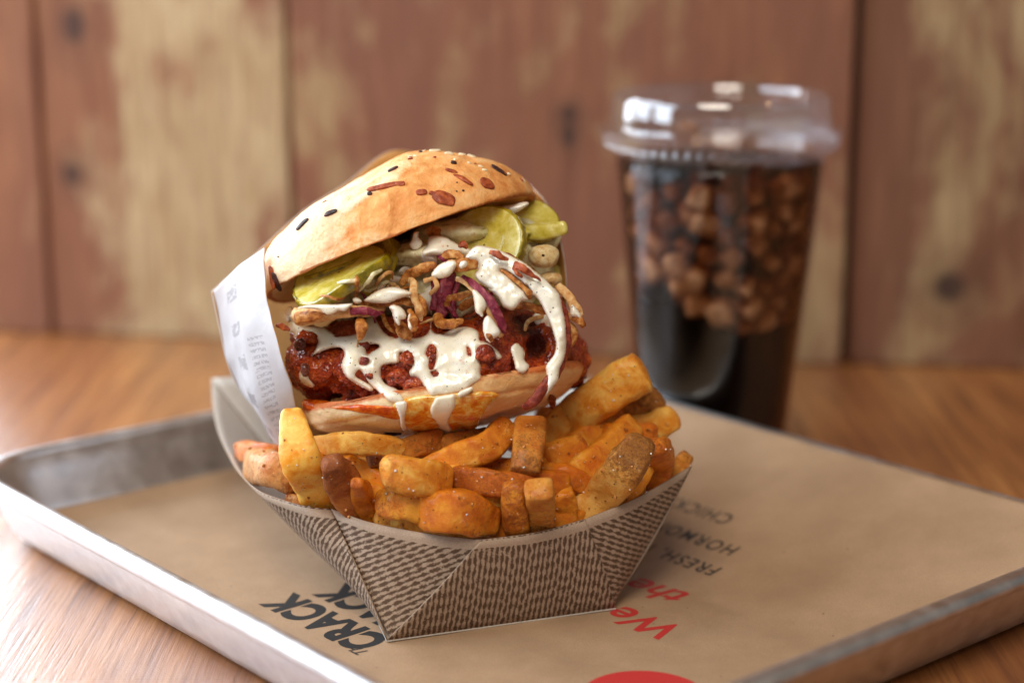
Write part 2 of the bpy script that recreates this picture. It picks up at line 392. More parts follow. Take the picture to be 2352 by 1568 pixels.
def mat_sauce():
    M = Mat('peppered_cream_sauce')
    a = M.noise(M.co(), 1.4, 3, .5); f = M.noise(M.co(), 7, 3, .6)
    v = M.n('ShaderNodeTexVoronoi', {'Vector': M.co(), 'Scale': 4.6}); d = v.outputs['Distance']; r = M.n('ShaderNodeSeparateColor', {0: v.outputs['Color']}).outputs[0]
    v2 = M.n('ShaderNodeTexVoronoi', {'Vector': M.co(), 'Scale': 10.5})
    col = M.ramp(a, [(.3, srgb(246, 237, 214)), (.7, srgb(253, 249, 236))])
    col = M.mix(M.math('MULTIPLY', M.ramp(d, [(.09, 1.), (.14, 0.)]), M.math('GREATER_THAN', r, .45)), col, srgb(62, 60, 46))
    col = M.mix(M.ramp(v2.outputs['Distance'], [(.10, .6), (.16, 0.)]), col, srgb(120, 112, 80))
    col = M.mix(M.ramp(M.noise(M.co(), 2.3, 4, .7, .6), [(.61, 0.), (.74, .65)]), col, srgb(220, 128, 56))
    e = M.math('ADD', M.attr('edge'), M.math('MULTIPLY', M.math('SUBTRACT', M.noise(M.co(), 3.5, 4, .7), .5), .9))
    col = M.mix(M.ramp(e, [(.0, .6), (.28, 0.)]), col, srgb(222, 150, 92))
    return M.pbr(col=col, rough=.2, spec=.5, sss=.25, srad=(.8, .65, .4), sscale=.004, coat=.7, crough=.06, nrm=M.bump(M.math('ADD', a, M.math('MULTIPLY', f, .08)), .05, .35))

def mat_cheese():
    M = Mat('melted_cheese')
    a = M.noise(M.co(), 2.2, 5, .7, .4); b = M.noise(M.co(loc=(4, 2, 1)), 3.4, 4, .7)
    col = M.ramp(a, [(.36, srgb(214, 96, 12)), (.47, srgb(232, 150, 34)), (.56, srgb(244, 202, 110)), (.68, srgb(246, 224, 176))])
    col = M.mix(M.ramp(b, [(.60, 0.), (.70, .8)]), col, srgb(196, 62, 8))
    return M.pbr(col=col, rough=.2, coat=.5, crough=.1, sss=.3, srad=(.8, .4, .1), sscale=.005, nrm=M.bump(a, .06, .6))
def mat_hotoil():
    M = Mat('orange_hot_oil'); a = M.noise(M.co(), 4, 4, .7)
    col = M.ramp(a, [(.3, srgb(150, 30, 6)), (.5, srgb(212, 84, 10)), (.7, srgb(236, 146, 40))])
    return M.pbr(col=col, rough=.16, coat=.6, crough=.08, nrm=M.bump(a, .05, .6))
def mat_onion(name, c0, c1, c2, rough=.4):
    M = Mat(name); a = M.noise(M.co(), 4.5, 4, .65, .4); f = M.noise(M.co(), 26, 3, .7)
    col = M.ramp(M.math('ADD', M.math('MULTIPLY', a, .8), M.math('MULTIPLY', f, .2)), [(.34, c0), (.5, c1), (.66, c2)])
    return M.pbr(col=col, rough=rough, spec=.3, sss=.06, srad=(.6, .4, .15), sscale=.003, coat=.10, crough=.12, nrm=M.bump(M.math('ADD', a, M.math('MULTIPLY', f, .5)), .07, .8))
def mat_pickle(name, c0, c1, c2):
    M = Mat(name); a = M.noise(M.co(), 3, 4, .6); f = M.noise(M.co(), 14, 3, .6)
    col = M.ramp(a, [(.3, c0), (.5, c1), (.7, c2)])
    return M.pbr(col=col, rough=.16, spec=.6, sss=.35, srad=(.5, .5, .1), sscale=.006, coat=.5, crough=.06, nrm=M.bump(M.math('ADD', a, M.math('MULTIPLY', f, .35)), .06, .7))
def mat_fry(name, c0, c1, c2, crust, rough=.36, cr=.5, bumpd=.09):
    M = Mat(name); oi = M.n('ShaderNodeObjectInfo').outputs['Random']
    a = M.noise(M.co(), 1.7, 5, .62, .5); f = M.noise(M.co(), 7, 6, .75); g = M.noise(M.co(), 30, 3, .75)
    k = M.math('ADD', M.math('MULTIPLY', a, .8), M.math('MULTIPLY', M.math('SUBTRACT', oi, .3), .22))
    col = M.ramp(k, [(.30, c0), (.45, c1), (.60, c2)])
    pt = M.n('ShaderNodeNewGeometry').outputs['Pointiness']
    e = M.math('ADD', M.attr('crust'), M.math('MULTIPLY', M.math('SUBTRACT', f, .5), 2.0))
    e = M.math('ADD', e, M.math('MULTIPLY', M.math('SUBTRACT', M.noise(M.co(loc=(7, 1, 3)), 2.6, 4, .7), .5), 1.0))
    e = M.math('ADD', e, M.math('MULTIPLY', M.math('SUBTRACT', pt, .5), 3.5))
    c_cr = M.mix(M.ramp(M.noise(M.co(loc=(1, 5, 3)), 11, 5, .75), [(.36, 0.), (.62, 1.)]), crust, M.mix(.5, crust, c1))
    col = M.mix(M.ramp(e, [(cr, 0.), (cr + .42, .92)]), col, c_cr)
    v = M.n('ShaderNodeTexVoronoi', {'Vector': M.co(), 'Scale': 4.2}); r = M.n('ShaderNodeSeparateColor', {0: v.outputs['Color']}).outputs[0]
    col = M.mix(M.math('MULTIPLY', M.ramp(v.outputs['Distance'], [(.07, .9), (.13, 0.)]), M.math('GREATER_THAN', r, .5)), col, srgb(44, 26, 12))
    v = M.n('ShaderNodeTexVoronoi', {'Vector': M.co(loc=(3, 1, 2)), 'Scale': 5.0}); r = M.n('ShaderNodeSeparateColor', {0: v.outputs['Color']}).outputs[0]
    col = M.mix(M.math('MULTIPLY', M.ramp(v.outputs['Distance'], [(.06, .8), (.12, 0.)]), M.math('GREATER_THAN', r, .72)), col, srgb(250, 226, 180))
    h = M.math('ADD', M.math('MULTIPLY', a, .5), M.math('ADD', M.math('MULTIPLY', f, .8), M.math('MULTIPLY', g, .45)))
    return M.pbr(col=col, rough=M.ramp(f, [(.3, rough - .1), (.7, rough + .12)]), spec=.32, sss=.12, srad=(.8, .45, .1), sscale=.005, coat=.12, crough=.12, nrm=M.bump(h, bumpd, .85))
def schlick(M, f0):                      # the same from both sides of a thin wall
    g = M.n('ShaderNodeNewGeometry'); d = M.n('ShaderNodeVectorMath', {0: g.outputs['Normal'], 1: g.outputs['Incoming']}, operation='DOT_PRODUCT').outputs['Value']
    p = M.math('POWER', M.math('SUBTRACT', 1.0, M.math('ABSOLUTE', d)), 5.0)
    return M.math('ADD', M.math('MULTIPLY', p, (1 - f0) * .38), f0)
def mat_clear(name, tint, gloss_rough=.03, ior=1.45, body=0.0, bodycol=(1, 1, 1, 1)):
    M = Mat(name)
    fr = schlick(M, ((ior - 1) / (ior + 1)) ** 2)
    t = M.n('ShaderNodeBsdfTransparent', {0: tint}); g = M.n('ShaderNodeBsdfGlossy', {0: (1, 1, 1, 1), 'Roughness': gloss_rough})
    base = t.outputs[0]
    if body > 0:
        d = M.n('ShaderNodeBsdfTranslucent', {0: bodycol}); base = M.n('ShaderNodeMixShader', {0: body, 1: t.outputs[0], 2: d.outputs[0]}).outputs[0]
    return M, M.n('ShaderNodeMixShader', {0: fr, 1: base, 2: g.outputs[0]}).outputs[0]
# ------------------------------------------------------------------ table and plank wall
def box(lo, hi, bev=0.15):
    """bevelled box as vertices/faces"""
    import bmesh
    bm = bmesh.new(); bmesh.ops.create_cube(bm, size=1)
    for v in bm.verts: v.co = Vector([l + (h - l) * (c + .5) for l, h, c in zip(lo, hi, v.co)])
    if bev: bmesh.ops.bevel(bm, geom=bm.edges[:], offset=bev, segments=2, affect='EDGES')
    V = np.array([v.co[:] for v in bm.verts]); bm.verts.index_update(); F = [[v.index for v in f.verts] for f in bm.faces]; bm.free()
    return V, F
V, F = box((-75, 20, -3.5), (75, 140, 0), .3)
tb = mk('table', V, F, mat_table(), smooth=False)
tag(tb, 'orange brown varnished wooden table top under the tray and the cup', 'table')

A = PZ(0, 762, 0); B = PZ(2352, 856, 0)
EW = (B - A) / np.linalg.norm(B - A); NW = np.array([EW[1], -EW[0], 0])       # towards the camera
ANG = math.atan2(EW[1], EW[0])
def wall_xz(px, py):
    d = ray(px, py); t = ((A - CAM) @ NW) / (d @ NW); p = CAM + d * t; return (p - A) @ EW, p[2]
wall = bpy.data.objects.new('wall', None); COL.objects.link(wall); wall.location = A * .01; wall.rotation_euler = (0, 0, ANG); wall['kind'] = 'structure'
ORG['wall'] = A
g0, g1, g2 = wall_xz(90, 300)[0], wall_xz(664, 300)[0], wall_xz(1957, 400)[0]
def W_(px, py): return wall_xz(px, py)
red, redd, cream = srgb(156, 106, 74), srgb(118, 72, 50), srgb(206, 184, 146)
def mark(px, py, r, ln, x0): x, z = wall_xz(px, py); return (x - x0, z, r, ln)
specs = [
    (g0 - 6, g0, 0.0, wood_plank('plank_wood_far_left', red, redd, srgb(190, 150, 110), 1, [], .66), 'reddish board at the left edge'),
    (g0, g1, -.25, wood_plank('plank_wood_cream', red, redd, cream, 2, [mark(162, 402, .55, 1.1, g0), mark(165, 60, .6, 1.5, g0)], .43, side=(g1 - g0 - 13.0, g1 - g0 - 8.6, g1 - g0 - 6, g1 - g0, -.42, -.06)), 'board with a wide band of worn cream paint'),
    (g1, g2, 0.12, wood_plank('plank_wood_red', srgb(148, 98, 70), srgb(112, 68, 49), srgb(176, 146, 110), 3, [mark(1306, 262, .42, 1.0, g1), mark(1306, 312, .38, 1.6, g1)], .60), 'wide reddish board with a nail hole'),
    (g2, g2 + 14, -.55, wood_plank('plank_wood_right', srgb(138, 94, 68), srgb(100, 66, 48), srgb(180, 154, 118), 4, [mark(2182, 664, .75, 1.0, g2)], .46, side=(1.0, 3.2, 5.5, 9.5, -.3, -.14)), 'board with a cream painted streak and a dark knot'),
    (g2 + 14, g2 + 40, 0, wood_plank('plank_wood_edge', red, redd, cream, 5, [], .58), 'board beyond the right edge'),
]
for k, (x0, x1, dy, m, lb) in enumerate(specs):
    V, F = box((x0 + (.16 if k != 1 else .03), 0, 0.02), (x1 - (.16 if k != 0 else .03), 2.2, 62), .12)
    V[:, 1] += dy * -1 + 0
    me = bpy.data.meshes.new('plank'); me.from_pydata(((V - [x0, 0, 0]) * .01).tolist(), [], F); me.update(); me.materials.append(m)
    o = bpy.data.objects.new('plank', me); COL.objects.link(o); o.parent = wall; o.location = (x0 * .01, 0, 0); o['label'] = lb; ORG[o.name] = A
V, F = box((g0 - 6, 2.9, 0.0), (g2 + 40, 4.5, 62), 0)
me = bpy.data.meshes.new('backing_board'); me.from_pydata((V * .01).tolist(), [], F); me.update(); me.materials.append(flat('dark_backing', srgb(38, 28, 22), .8))
o = bpy.data.objects.new('backing_board', me); COL.objects.link(o); o.parent = wall; ORG[o.name] = A

# ------------------------------------------------------------------ tray
TA = PZ(0, 1110, 2.5); TB = PZ(860, 1568, 2.5); da = (TA - TB); da /= np.linalg.norm(da); db = np.array([-da[1], da[0], 0]) * -1
if db[0] < 0: db = -db
R3 = PZ(1700, 1568, 2.5); s_ = (R3 - TB) @ db; C0 = TB + da * ((R3 - TB) @ da)           # near corner of the inner rim
L4 = PZ(490, 960, 2.5); LS = (L4 - C0) @ da                                                # long side
LT = 25.2
def tr(s, t, z): return C0 + da * s + db * t + np.array([0, 0, z - C0[2]])
def rrect(off, rad, n=14):
    """rounded rectangle offset outwards; returns points in tray s,t and outward normals"""
    pts = []
    cx = [(rad, rad, pi), (LS - rad, rad, 1.5 * pi), (LS - rad, LT - rad, 0), (rad, LT - rad, .5 * pi)]
    for a, b, a0 in cx:
        for k in range(n + 1):
            an = a0 + k / n * pi / 2; pts.append((a + (rad + off) * cos(an), b + (rad + off) * sin(an)))
    return pts
RAD = 2.6
prof = [(-9, .12), (-2.3, .12), (-1.7, .14), (-1.25, .22), (-.95, .42), (-.78, .75), (-.55, 1.3), (-.30, 1.9), (-.08, 2.38)]
th = np.linspace(pi * 1.0, -pi * .55, 15)
prof += [(.27 + .35 * cos(t), 2.42 + .29 * sin(t)) for t in th]
prof += [(.20, 2.0), (-.12, 1.3), (-.35, .7), (-.62, .28), (-.95, .07), (-1.6, .0), (-9, .0)]
rows = []
for off, z in prof:
    rad = RAD; pts = rrect(max(off, -RAD + .3) if off > -9 else -2.2, rad)
    if off == -9: pts = [(LS / 2 + (p[0] - LS / 2) * .02, LT / 2 + (p[1] - LT / 2) * .02) for p in rrect(-2.2, rad)]
    rows.append([tr(p[0], p[1], z) for p in pts])
G = np.array(rows); V = G.reshape(-1, 3); F = gridfaces(G.shape[0], G.shape[1], True)
V = V + np.stack([np.zeros(len(V)), np.zeros(len(V)), .03 * noise(V, .35, 5)], -1) * (V[:, 2:3] > .6)
tray = thing('metal_tray', 'scuffed aluminium baking tray with rolled rim, lined with brown paper', 'tray', tr(LS / 2, LT / 2, 0))
metal = mat_metal()
mk('tray_body', V, F, metal, tray)

# ------------------------------------------------------------------ paper liner with its print
ns, nt = 150, 170; S0, S1 = .95, LS - 1.0
ss = np.linspace(0, 1, ns); tt = np.linspace(0, 1, nt)
Gp = np.zeros((nt, ns, 3))
for j, t in enumerate(tt):
    for i, s in enumerate(ss):
        T0 = .75 + .35 * (s); T1 = LT + .12
        S = S0 + (S1 - S0) * s; Tt = T0 + (T1 - T0) * t
        over = Tt - (LT - 10); z = .17
        if over > 0: u = over / 10.0; z = .17 + 2.46 * u ** 1.35
        sl = S - (LS - 2.2)                       # slight climb at the far left wall
        if sl > 0: z += .28 * sl ** 2
        sr = 1.9 - S
        if sr > 0: z += .12 * sr ** 2
        Gp[j, i] = tr(S, Tt, z)
W = Gp.reshape(-1, 3); und = .10 * (fbm(W, .13, 3, 3) + .35) ; edge = np.clip(.5 + 8 * (1 - np.abs(np.tile(ss, nt) * 2 - 1)), 0, 1)
W[:, 2] += np.clip(und, 0, .3) * edge + .012 * noise(W, .9, 8)
V, F, mi = shell(W.reshape(nt, ns, 3), .018)
if normals(V[:ns * nt], gridfaces(nt, ns))[100][2] < 0: V, F, mi = shell(W.reshape(nt, ns, 3), .018, flip=True)
liner = thing('paper_liner', 'brown kraft paper sheet printed in black and red, lining the metal tray', 'paper', tr(LS / 2, LT / 2, .15))
m_liner = mat_liner()
mk('paper_sheet', V, F, m_liner, liner)
pbvh = BVHTree.FromPolygons([tuple(v) for v in V.tolist()], [tuple(f) for f in F.tolist()])
def on_paper(x, y):
    h = pbvh.ray_cast(Vector((x, y, 10)), Vector((0, 0, -1)))
    return h[0].z if h[0] is not None else .2
m_black = flat('black_print_ink', srgb(34, 33, 34), .5); m_redink = flat('red_print_ink', srgb(188, 50, 48), .5)
def text(body, at, ang, size, mat, name='printed_word', bold=0.0, sx=1.0, shear=0.0, space=1.0):
    cu = bpy.data.curves.new('t', 'FONT'); cu.body = body; cu.size = 1; cu.offset = bold; cu.shear = shear; cu.space_character = space; cu.resolution_u = 6
    o = bpy.data.objects.new('t', cu); COL.objects.link(o); dg = bpy.context.evaluated_depsgraph_get()
    me = bpy.data.meshes.new_from_object(o.evaluated_get(dg)); bpy.data.objects.remove(o)
    import bmesh
    bm = bmesh.new(); bm.from_mesh(me)
    for v in bm.verts: v.co = Vector((v.co.x * size * sx, v.co.y * size, 0))
    bmesh.ops.triangulate(bm, faces=bm.faces[:])
    es = [e for e in bm.edges if e.calc_length() > .25]
    for _ in range(3):
        es = [e for e in bm.edges if e.calc_length() > .3]
        if es: bmesh.ops.subdivide_edges(bm, edges=es, cuts=1); bmesh.ops.triangulate(bm, faces=bm.faces[:])
    bm.verts.index_update()
    V = np.array([v.co[:] for v in bm.verts]); F = [[v.index for v in f.verts] for f in bm.faces]; bm.free()
    c, s = cos(ang), sin(ang)
    X = at[0] + V[:, 0] * c - V[:, 1] * s; Y = at[1] + V[:, 0] * s + V[:, 1] * c
    Z = np.array([on_paper(a, b) + .006 for a, b in zip(X, Y)])
    return mk(name, np.stack([X, Y, Z], -1), F, mat, liner, smooth=False)
TXT = radians(137)
p = PZ(898, 1464, .3); text('CRACK', p[:2], radians(131), 1.9, m_black, bold=.05, sx=.80, space=1.08)
p = PZ(1014, 1436, .3); text('SHACK', p[:2], radians(131), 1.9, m_black, bold=.05, sx=.80, space=1.08)
p = PZ(852, 1492, .3); text('The', p[:2], radians(131), .62, m_black, bold=.012, shear=.3)
p = PZ(1580, 1440, .3); text('We', p[:2], radians(134), 1.82, m_redink, bold=.018, sx=.98, shear=.12)
p = PZ(1594, 1362, .3); text('the', p[:2], radians(134), 1.82, m_redink, bold=.018, sx=.98, shear=.12)
p = PZ(1662, 1318, .3); text('FRESH, NON-GMO', p[:2], radians(131), .92, m_black, sx=.86, space=1.2, bold=.012)
p = PZ(1703, 1288, .3); text('HORMONE-FREE', p[:2], radians(131), .92, m_black, sx=.86, space=1.2, bold=.012)
p = PZ(1690, 1238, .3); text('CHICKEN', p[:2], radians(131), .92, m_black, sx=.86, space=1.2, bold=.012)
cc = np.array([3.85, 48.75]); a = np.linspace(0, 2 * pi, 64, endpoint=False)
V = [(cc[0], cc[1])] + [(cc[0] + r * cos(k), cc[1] + r * sin(k)) for r in (.6, 1.2, 1.85) for k in a]
V = np.array([[x, y, on_paper(x, y) + .006] for x, y in V])
F = [[0, 1 + k, 1 + (k + 1) % 64] for k in range(64)] + [[1 + r * 64 + k, 1 + (r + 1) * 64 + k, 1 + (r + 1) * 64 + (k + 1) % 64, 1 + r * 64 + (k + 1) % 64] for r in range(2) for k in range(64)]
mk('printed_dot', V, F, m_redink, liner, smooth=False)

# ------------------------------------------------------------------ food boat
boat = thing('food_boat', 'folded kraft card food boat printed with a brown woven pattern, full of fries', 'food tray', (-2, 59, .3))
m_be = flat('cut_card_edge', srgb(150, 126, 104), .7); m_bo = mat_boat_out(); m_bi = (lambda M: M.pbr(col=M.ramp(M.noise(M.co(), 12, 3), [(.3, srgb(186, 178, 168)), (.7, srgb(212, 205, 196))]), rough=.6))(Mat('card_inner_side'))
B0, B1 = PZ(888, 1470, .32), PZ(1415, 1395, .32)
B3 = np.array([-6.7, 63.9, .32]); B2 = np.array([.6, 66.5, .32])
R0 = PZ(760, 1168, 3.85); RT = PZ(1590, 1070, 4.4)
front = [R0, PZ(850, 1199, 3.7), PZ(980, 1225, 3.55), PZ(1105, 1240, 3.45), PZ(1235, 1222, 3.5), PZ(1345, 1192, 3.7), PZ(1470, 1140, 4.05), RT]
leftr = [R0, PZ(700, 1162, 3.95), PZ(640, 1146, 4.0), PZ(590, 1126, 4.0), PZ(550, 1088, 4.0), PZ(524, 1045, 4.0), PZ(500, 990, 4.2), PZ(488, 930, 4.6), PZ(485, 870, 5.1)]
LTp = leftr[-1]
backr = [LTp, np.array([-8.4, 69.4, 4.5]), np.array([-3, 70.6, 4.1]), np.array([1.5, 69.6, 4.1]), np.array([3.4, 68.6, 4.4])]
rightr = [RT, np.array([5.3, 61.4, 3.7]), np.array([4.4, 65, 3.8]), np.array([3.4, 68.6, 4.4])]
def panel(bot, rim, nb, nh=14, bulge=.12, uvmode='v', edge=.0, rng_=(0, 1), flip=False, name='side_panel', uvdir=None, inset=0.0, proud=0.0, label=None):
    rc = catmull(rim, nb); bc = bot[0] + (bot[1] - bot[0]) * np.linspace(0, 1, nb)[:, None]
    G = []; U = []; D = []
    for k in range(nh):
        h = k / (nh - 1); row = bc + (rc - bc) * h
        mid = np.cross(rc - bc, np.gradient(rc, axis=0)); mid = mid / (np.linalg.norm(mid, axis=1, keepdims=True) + 1e-9)
        row = row + mid * (bulge * sin(pi * h)) * (1 if flip else -1)
        G.append(row)
    G = np.array(G)
    al = np.concatenate([[0], np.cumsum(np.linalg.norm(np.diff(rc, axis=0), axis=1))])
    for k in range(nh):
        h = k / (nh - 1); L = np.linalg.norm(rc - bc, axis=1)
        D.append((1 - h) * L)
        U.append(np.stack([al * (.72 + .28 * h) + (al[-1] * .14) * (1 - h), (1 - h) * L], -1))
    q = proj(G.reshape(-1, 3)); gg = G.reshape(-1, 3)
    if uvdir is None: uvdir = (q[0, :2], q[nb - 1, :2])
    def near(p): return gg[np.argmin(np.hypot(q[:, 0] - p[0], q[:, 1] - p[1]))]
    ua = near(uvdir[1]) - near(uvdir[0]); ua /= np.linalg.norm(ua)
    na = normals(gg, gridfaces(nh, nb)).mean(0); na /= np.linalg.norm(na); ua -= na * (ua @ na); ua /= np.linalg.norm(ua); va = np.cross(na, ua)
    U = np.stack([(G - bot[0]) @ ua, (G - bot[0]) @ va], -1)
    G[..., :] += 0
    V, F, mi = shell(G, .045, flip=flip, edge=2)
    n = nb * nh; uv = np.vstack([U.reshape(-1, 2)] * 2); rd = np.concatenate([np.array(D).ravel()] * 2)
    el = np.full(len(rd), edge)
    if proud: V = V + proud
    o = mk(name, V, F, [m_bo, m_bi, m_be], boat, uv=uv, midx=mi, attrs={'rimd': rd, 'edgeline': el})
    if label: o['label'] = label
    return o, G
# front: printed threads run up the panel (uv turned a quarter)
oF, GF = panel((B0, B1), front[3:6], 40, uvdir=((1215, 1400), (1240, 1260)), edge=.10, name='front_panel')
panel((B0 + (B1 - B0) * .02, B0 + (B1 - B0) * .35), front[0:4], 30, uvdir=((900, 1330), (1010, 1296)), edge=-1, name='front_panel', bulge=.04)
oL, GL = panel((B3, B0), leftr[::-1], 60, uvdir=((660, 1200), (770, 1240)), edge=.10, bulge=.15, name='side_panel')
panel((B1, B1 + (B2 - B1) * .03), front[5:8], 26, uvdir=((1380, 1230), (1480, 1262)), edge=-1, bulge=.05, name='corner_gusset')
panel((B1 + (B2 - B1) * .03, B2), rightr, 24, edge=-1, name='side_panel')
panel((B2, B3), backr[::-1], 40, edge=-1, name='back_panel')
V = np.array([B0, B1, B2, B3]); V = np.vstack([V, V - [0, 0, .05]])
mk('bottom_panel', V, [[0, 1, 2, 3], [7, 6, 5, 4], [0, 4, 5, 1], [1, 5, 6, 2], [2, 6, 7, 3], [3, 7, 4, 0]], m_bi, boat, smooth=False)

# ------------------------------------------------------------------ cup of cola
CX, CY = 8.62, 75.0
def rc_(z): return 3.12 + (4.42 - 3.12) * z / 12.9
cup = thing('plastic_cup', 'clear plastic cup of cola and ice with a clear raised lid, behind the tray', 'cup', (CX, CY, 0.01))
Mc, sh = mat_clear('clear_cup_plastic', (.97, .97, .98, 1), .06); m_cup = Mc.surf(sh)
Ml, sh = mat_clear('clear_lid_plastic', (.96, .96, .97, 1), .04, 1.8, .015, (.9, .93, 1, 1)); m_lid = Ml.surf(sh)
o_ = [(0.05, .12), (rc_(0) - .25, .1), (rc_(0) - .05, .02), (rc_(0), .12), (rc_(3), 3), (rc_(7.5), 7.5), (rc_(7.6) + .03, 7.6), (rc_(12.6), 12.6), (rc_(12.8) + .1, 12.75), (rc_(12.8) + .18, 12.85), (rc_(12.8) + .1, 12.95)]
i_ = [(r - .05, z + .03) for r, z in o_[1:-1]][::-1]
V, F = lathe(o_ + i_ + [(0.05, .17)], (CX, CY, 0.01)); mk('cup_body', V, F, m_cup, cup)
def beads(R, th, z):
    m = np.exp(-((z - 13.15) / .28) ** 2); return R + .07 * m * np.cos(th * 62) * (R > 4.4)
lp = [(4.72, 12.70), (4.80, 12.85), (4.78, 13.05), (4.80, 13.25), (5.0, 13.42), (5.02, 13.50), (4.9, 13.56), (4.62, 13.58), (4.56, 13.66), (4.55, 14.2), (4.50, 14.85), (4.42, 15.0), (4.30, 15.02), (4.2, 14.92), (4.12, 14.72), (3.0, 14.66), (1.2, 14.66), (1.1, 14.74), (.9, 14.74), (.8, 14.66), (.05, 14.66)]
dense = []
for k in range(len(lp) - 1):
    for q in np.linspace(0, 1, 4, endpoint=False): dense.append((lp[k][0] + (lp[k + 1][0] - lp[k][0]) * q, lp[k][1] + (lp[k + 1][1] - lp[k][1]) * q))
dense.append(lp[-1]); inner = [(max(r - .045, .05), z - .04) for r, z in dense][::-1]
V, F = lathe(dense + inner, (CX, CY, 0.01), seg=372, mod=beads); mk('lid', V, F, m_lid, cup)
# the drink: absorbing volume with a glossy skin
Mv = Mat('cola_liquid'); fr = schlick(Mv, .015)
sh = Mv.n('ShaderNodeMixShader', {0: fr, 1: Mv.n('ShaderNodeBsdfTransparent', {0: (1, 1, 1, 1)}).outputs[0], 2: Mv.n('ShaderNodeBsdfGlossy', {0: (1, 1, 1, 1), 'Roughness': .1}).outputs[0]}).outputs[0]
Mv.surf(sh); va = Mv.n('ShaderNodeVolumeAbsorption', {0: (.66, .44, .24, 1), 1: 300.0}); Mv.t.links.new(va.outputs[0], Mv.out.inputs['Volume'])
o_ = [(0.02, .2), (rc_(0) - .2, .2), (rc_(.3) - .1, .35)] + [(rc_(z) - .1, z) for z in np.linspace(1, 12.3, 14)] + [(rc_(12.3) - .2, 12.36), (2, 12.36), (.02, 12.36)]
V, F = lathe(o_, (CX, CY, 0.01), seg=72); cola = mk('cola', V, F, Mv.m)
tag(cola, 'dark brown cola filling the clear plastic cup around the ice', 'drink')
M = Mat('cloudy_ice'); a = M.noise(M.co(), 1.5, 3, .6)
m_ice = M.pbr(col=M.ramp(a, [(.35, (.34, .22, .13, 1)), (.65, (.74, .52, .34, 1))]), rough=.12, sss=.5, srad=(1, .9, .8), sscale=.01, coat=.3)
placed = []; tries = 0; r2 = np.random.default_rng(11)
while len(placed) < 170 and tries < 40000:
    tries += 1; z = 5.4 + 6.2 * r2.random() ** .85; an = r2.random() * 2 * pi; edge_ = rc_(z) - r2.uniform(.78, 1.15)
    rr = edge_ if len(placed) < 105 else edge_ * r2.uniform(.25, .8)
    zmin = 6.3 - .8 * cos(an) - .5 * sin(3 * an)       # the pack hangs lower on the right
    if z < zmin: continue
    c = np.array([CX + rr * cos(an), CY + rr * sin(an), z])
    if all(np.linalg.norm(c - q) > .80 for q in placed): placed.append(c)
for c in placed:
    q, _ = np.linalg.qr(r2.normal(size=(3, 3))); s = r2.uniform(.40, .66)
    V, F = sphere(c, (s, s * r2.uniform(.8, 1.05), s * r2.uniform(.75, 1.0)), 10, 14, q, e=4.2)
    V += .10 * np.stack([noise(V, 1.5, k) for k in (1, 2, 3)], -1)
    rad = np.hypot(V[:, 0] - CX, V[:, 1] - CY); lim = rc_(V[:, 2]) - .26; k_ = np.minimum(1, lim / rad)       # held inside the cup
    V[:, 0] = CX + (V[:, 0] - CX) * k_; V[:, 1] = CY + (V[:, 1] - CY) * k_
    o = mk('ice_cube', V, F, m_ice); tag(o, 'melting ice cube packed in the cola inside the clear cup', 'ice cube', 'ice cubes in the cola')
# ------------------------------------------------------------------ burger
DEP = 61.3
burger = thing('burger', 'stacked crispy chicken burger dripping with white sauce in a paper wrapper, standing on the fries', 'burger', (-2.2, 60.5, 5.6))
m_bun_t, m_bun_b, m_patty, m_sauce = mat_bun(True), mat_bun(False), mat_patty(), mat_sauce()
m_cheese, m_oil = mat_cheese(), mat_hotoil()
m_fo = mat_onion('fried_onion', srgb(116, 54, 12), srgb(188, 112, 42), srgb(232, 180, 108))
m_fo2 = mat_onion('sauced_fried_onion', srgb(196, 126, 66), srgb(226, 172, 108), srgb(242, 212, 160))
m_purple = mat_onion('pickled_red_onion', srgb(92, 12, 34), srgb(130, 30, 58), srgb(184, 96, 100), .25)
m_bacon = mat_onion('dark_red_strip', srgb(94, 22, 14), srgb(134, 46, 26), srgb(176, 84, 58), .25)
m_flesh = mat_pickle('pickle_flesh', srgb(190, 172, 52), srgb(212, 196, 90), srgb(230, 220, 148))
m_rind = mat_pickle('pickle_rind', srgb(104, 94, 6), srgb(152, 134, 12), srgb(184, 160, 26))
m_slaw = (lambda M: M.pbr(col=M.ramp(M.noise(M.co(), 1.8, 4, .6, .5), [(.30, srgb(130, 112, 50)), (.40, srgb(206, 198, 146)), (.6, srgb(234, 226, 186)), (.74, srgb(196, 140, 90))]), rough=.3, sss=.2, srad=(.7, .6, .3), sscale=.005, coat=.3, crough=.15, nrm=M.bump(M.noise(M.co(), 3, 4), .1, .8)))(Mat('creamy_slaw'))
m_flake_b = mat_onion('browned_onion_flake', srgb(112, 40, 20), srgb(168, 74, 34), srgb(206, 112, 62), .35)
m_flake_d = mat_onion('charred_onion_flake', srgb(28, 16, 16), srgb(56, 30, 30), srgb(100, 44, 36), .3)
m_seed = flat('white_sesame', srgb(232, 214, 178), .4)
m_poppy = flat('dark_seed', srgb(58, 30, 26), .4)

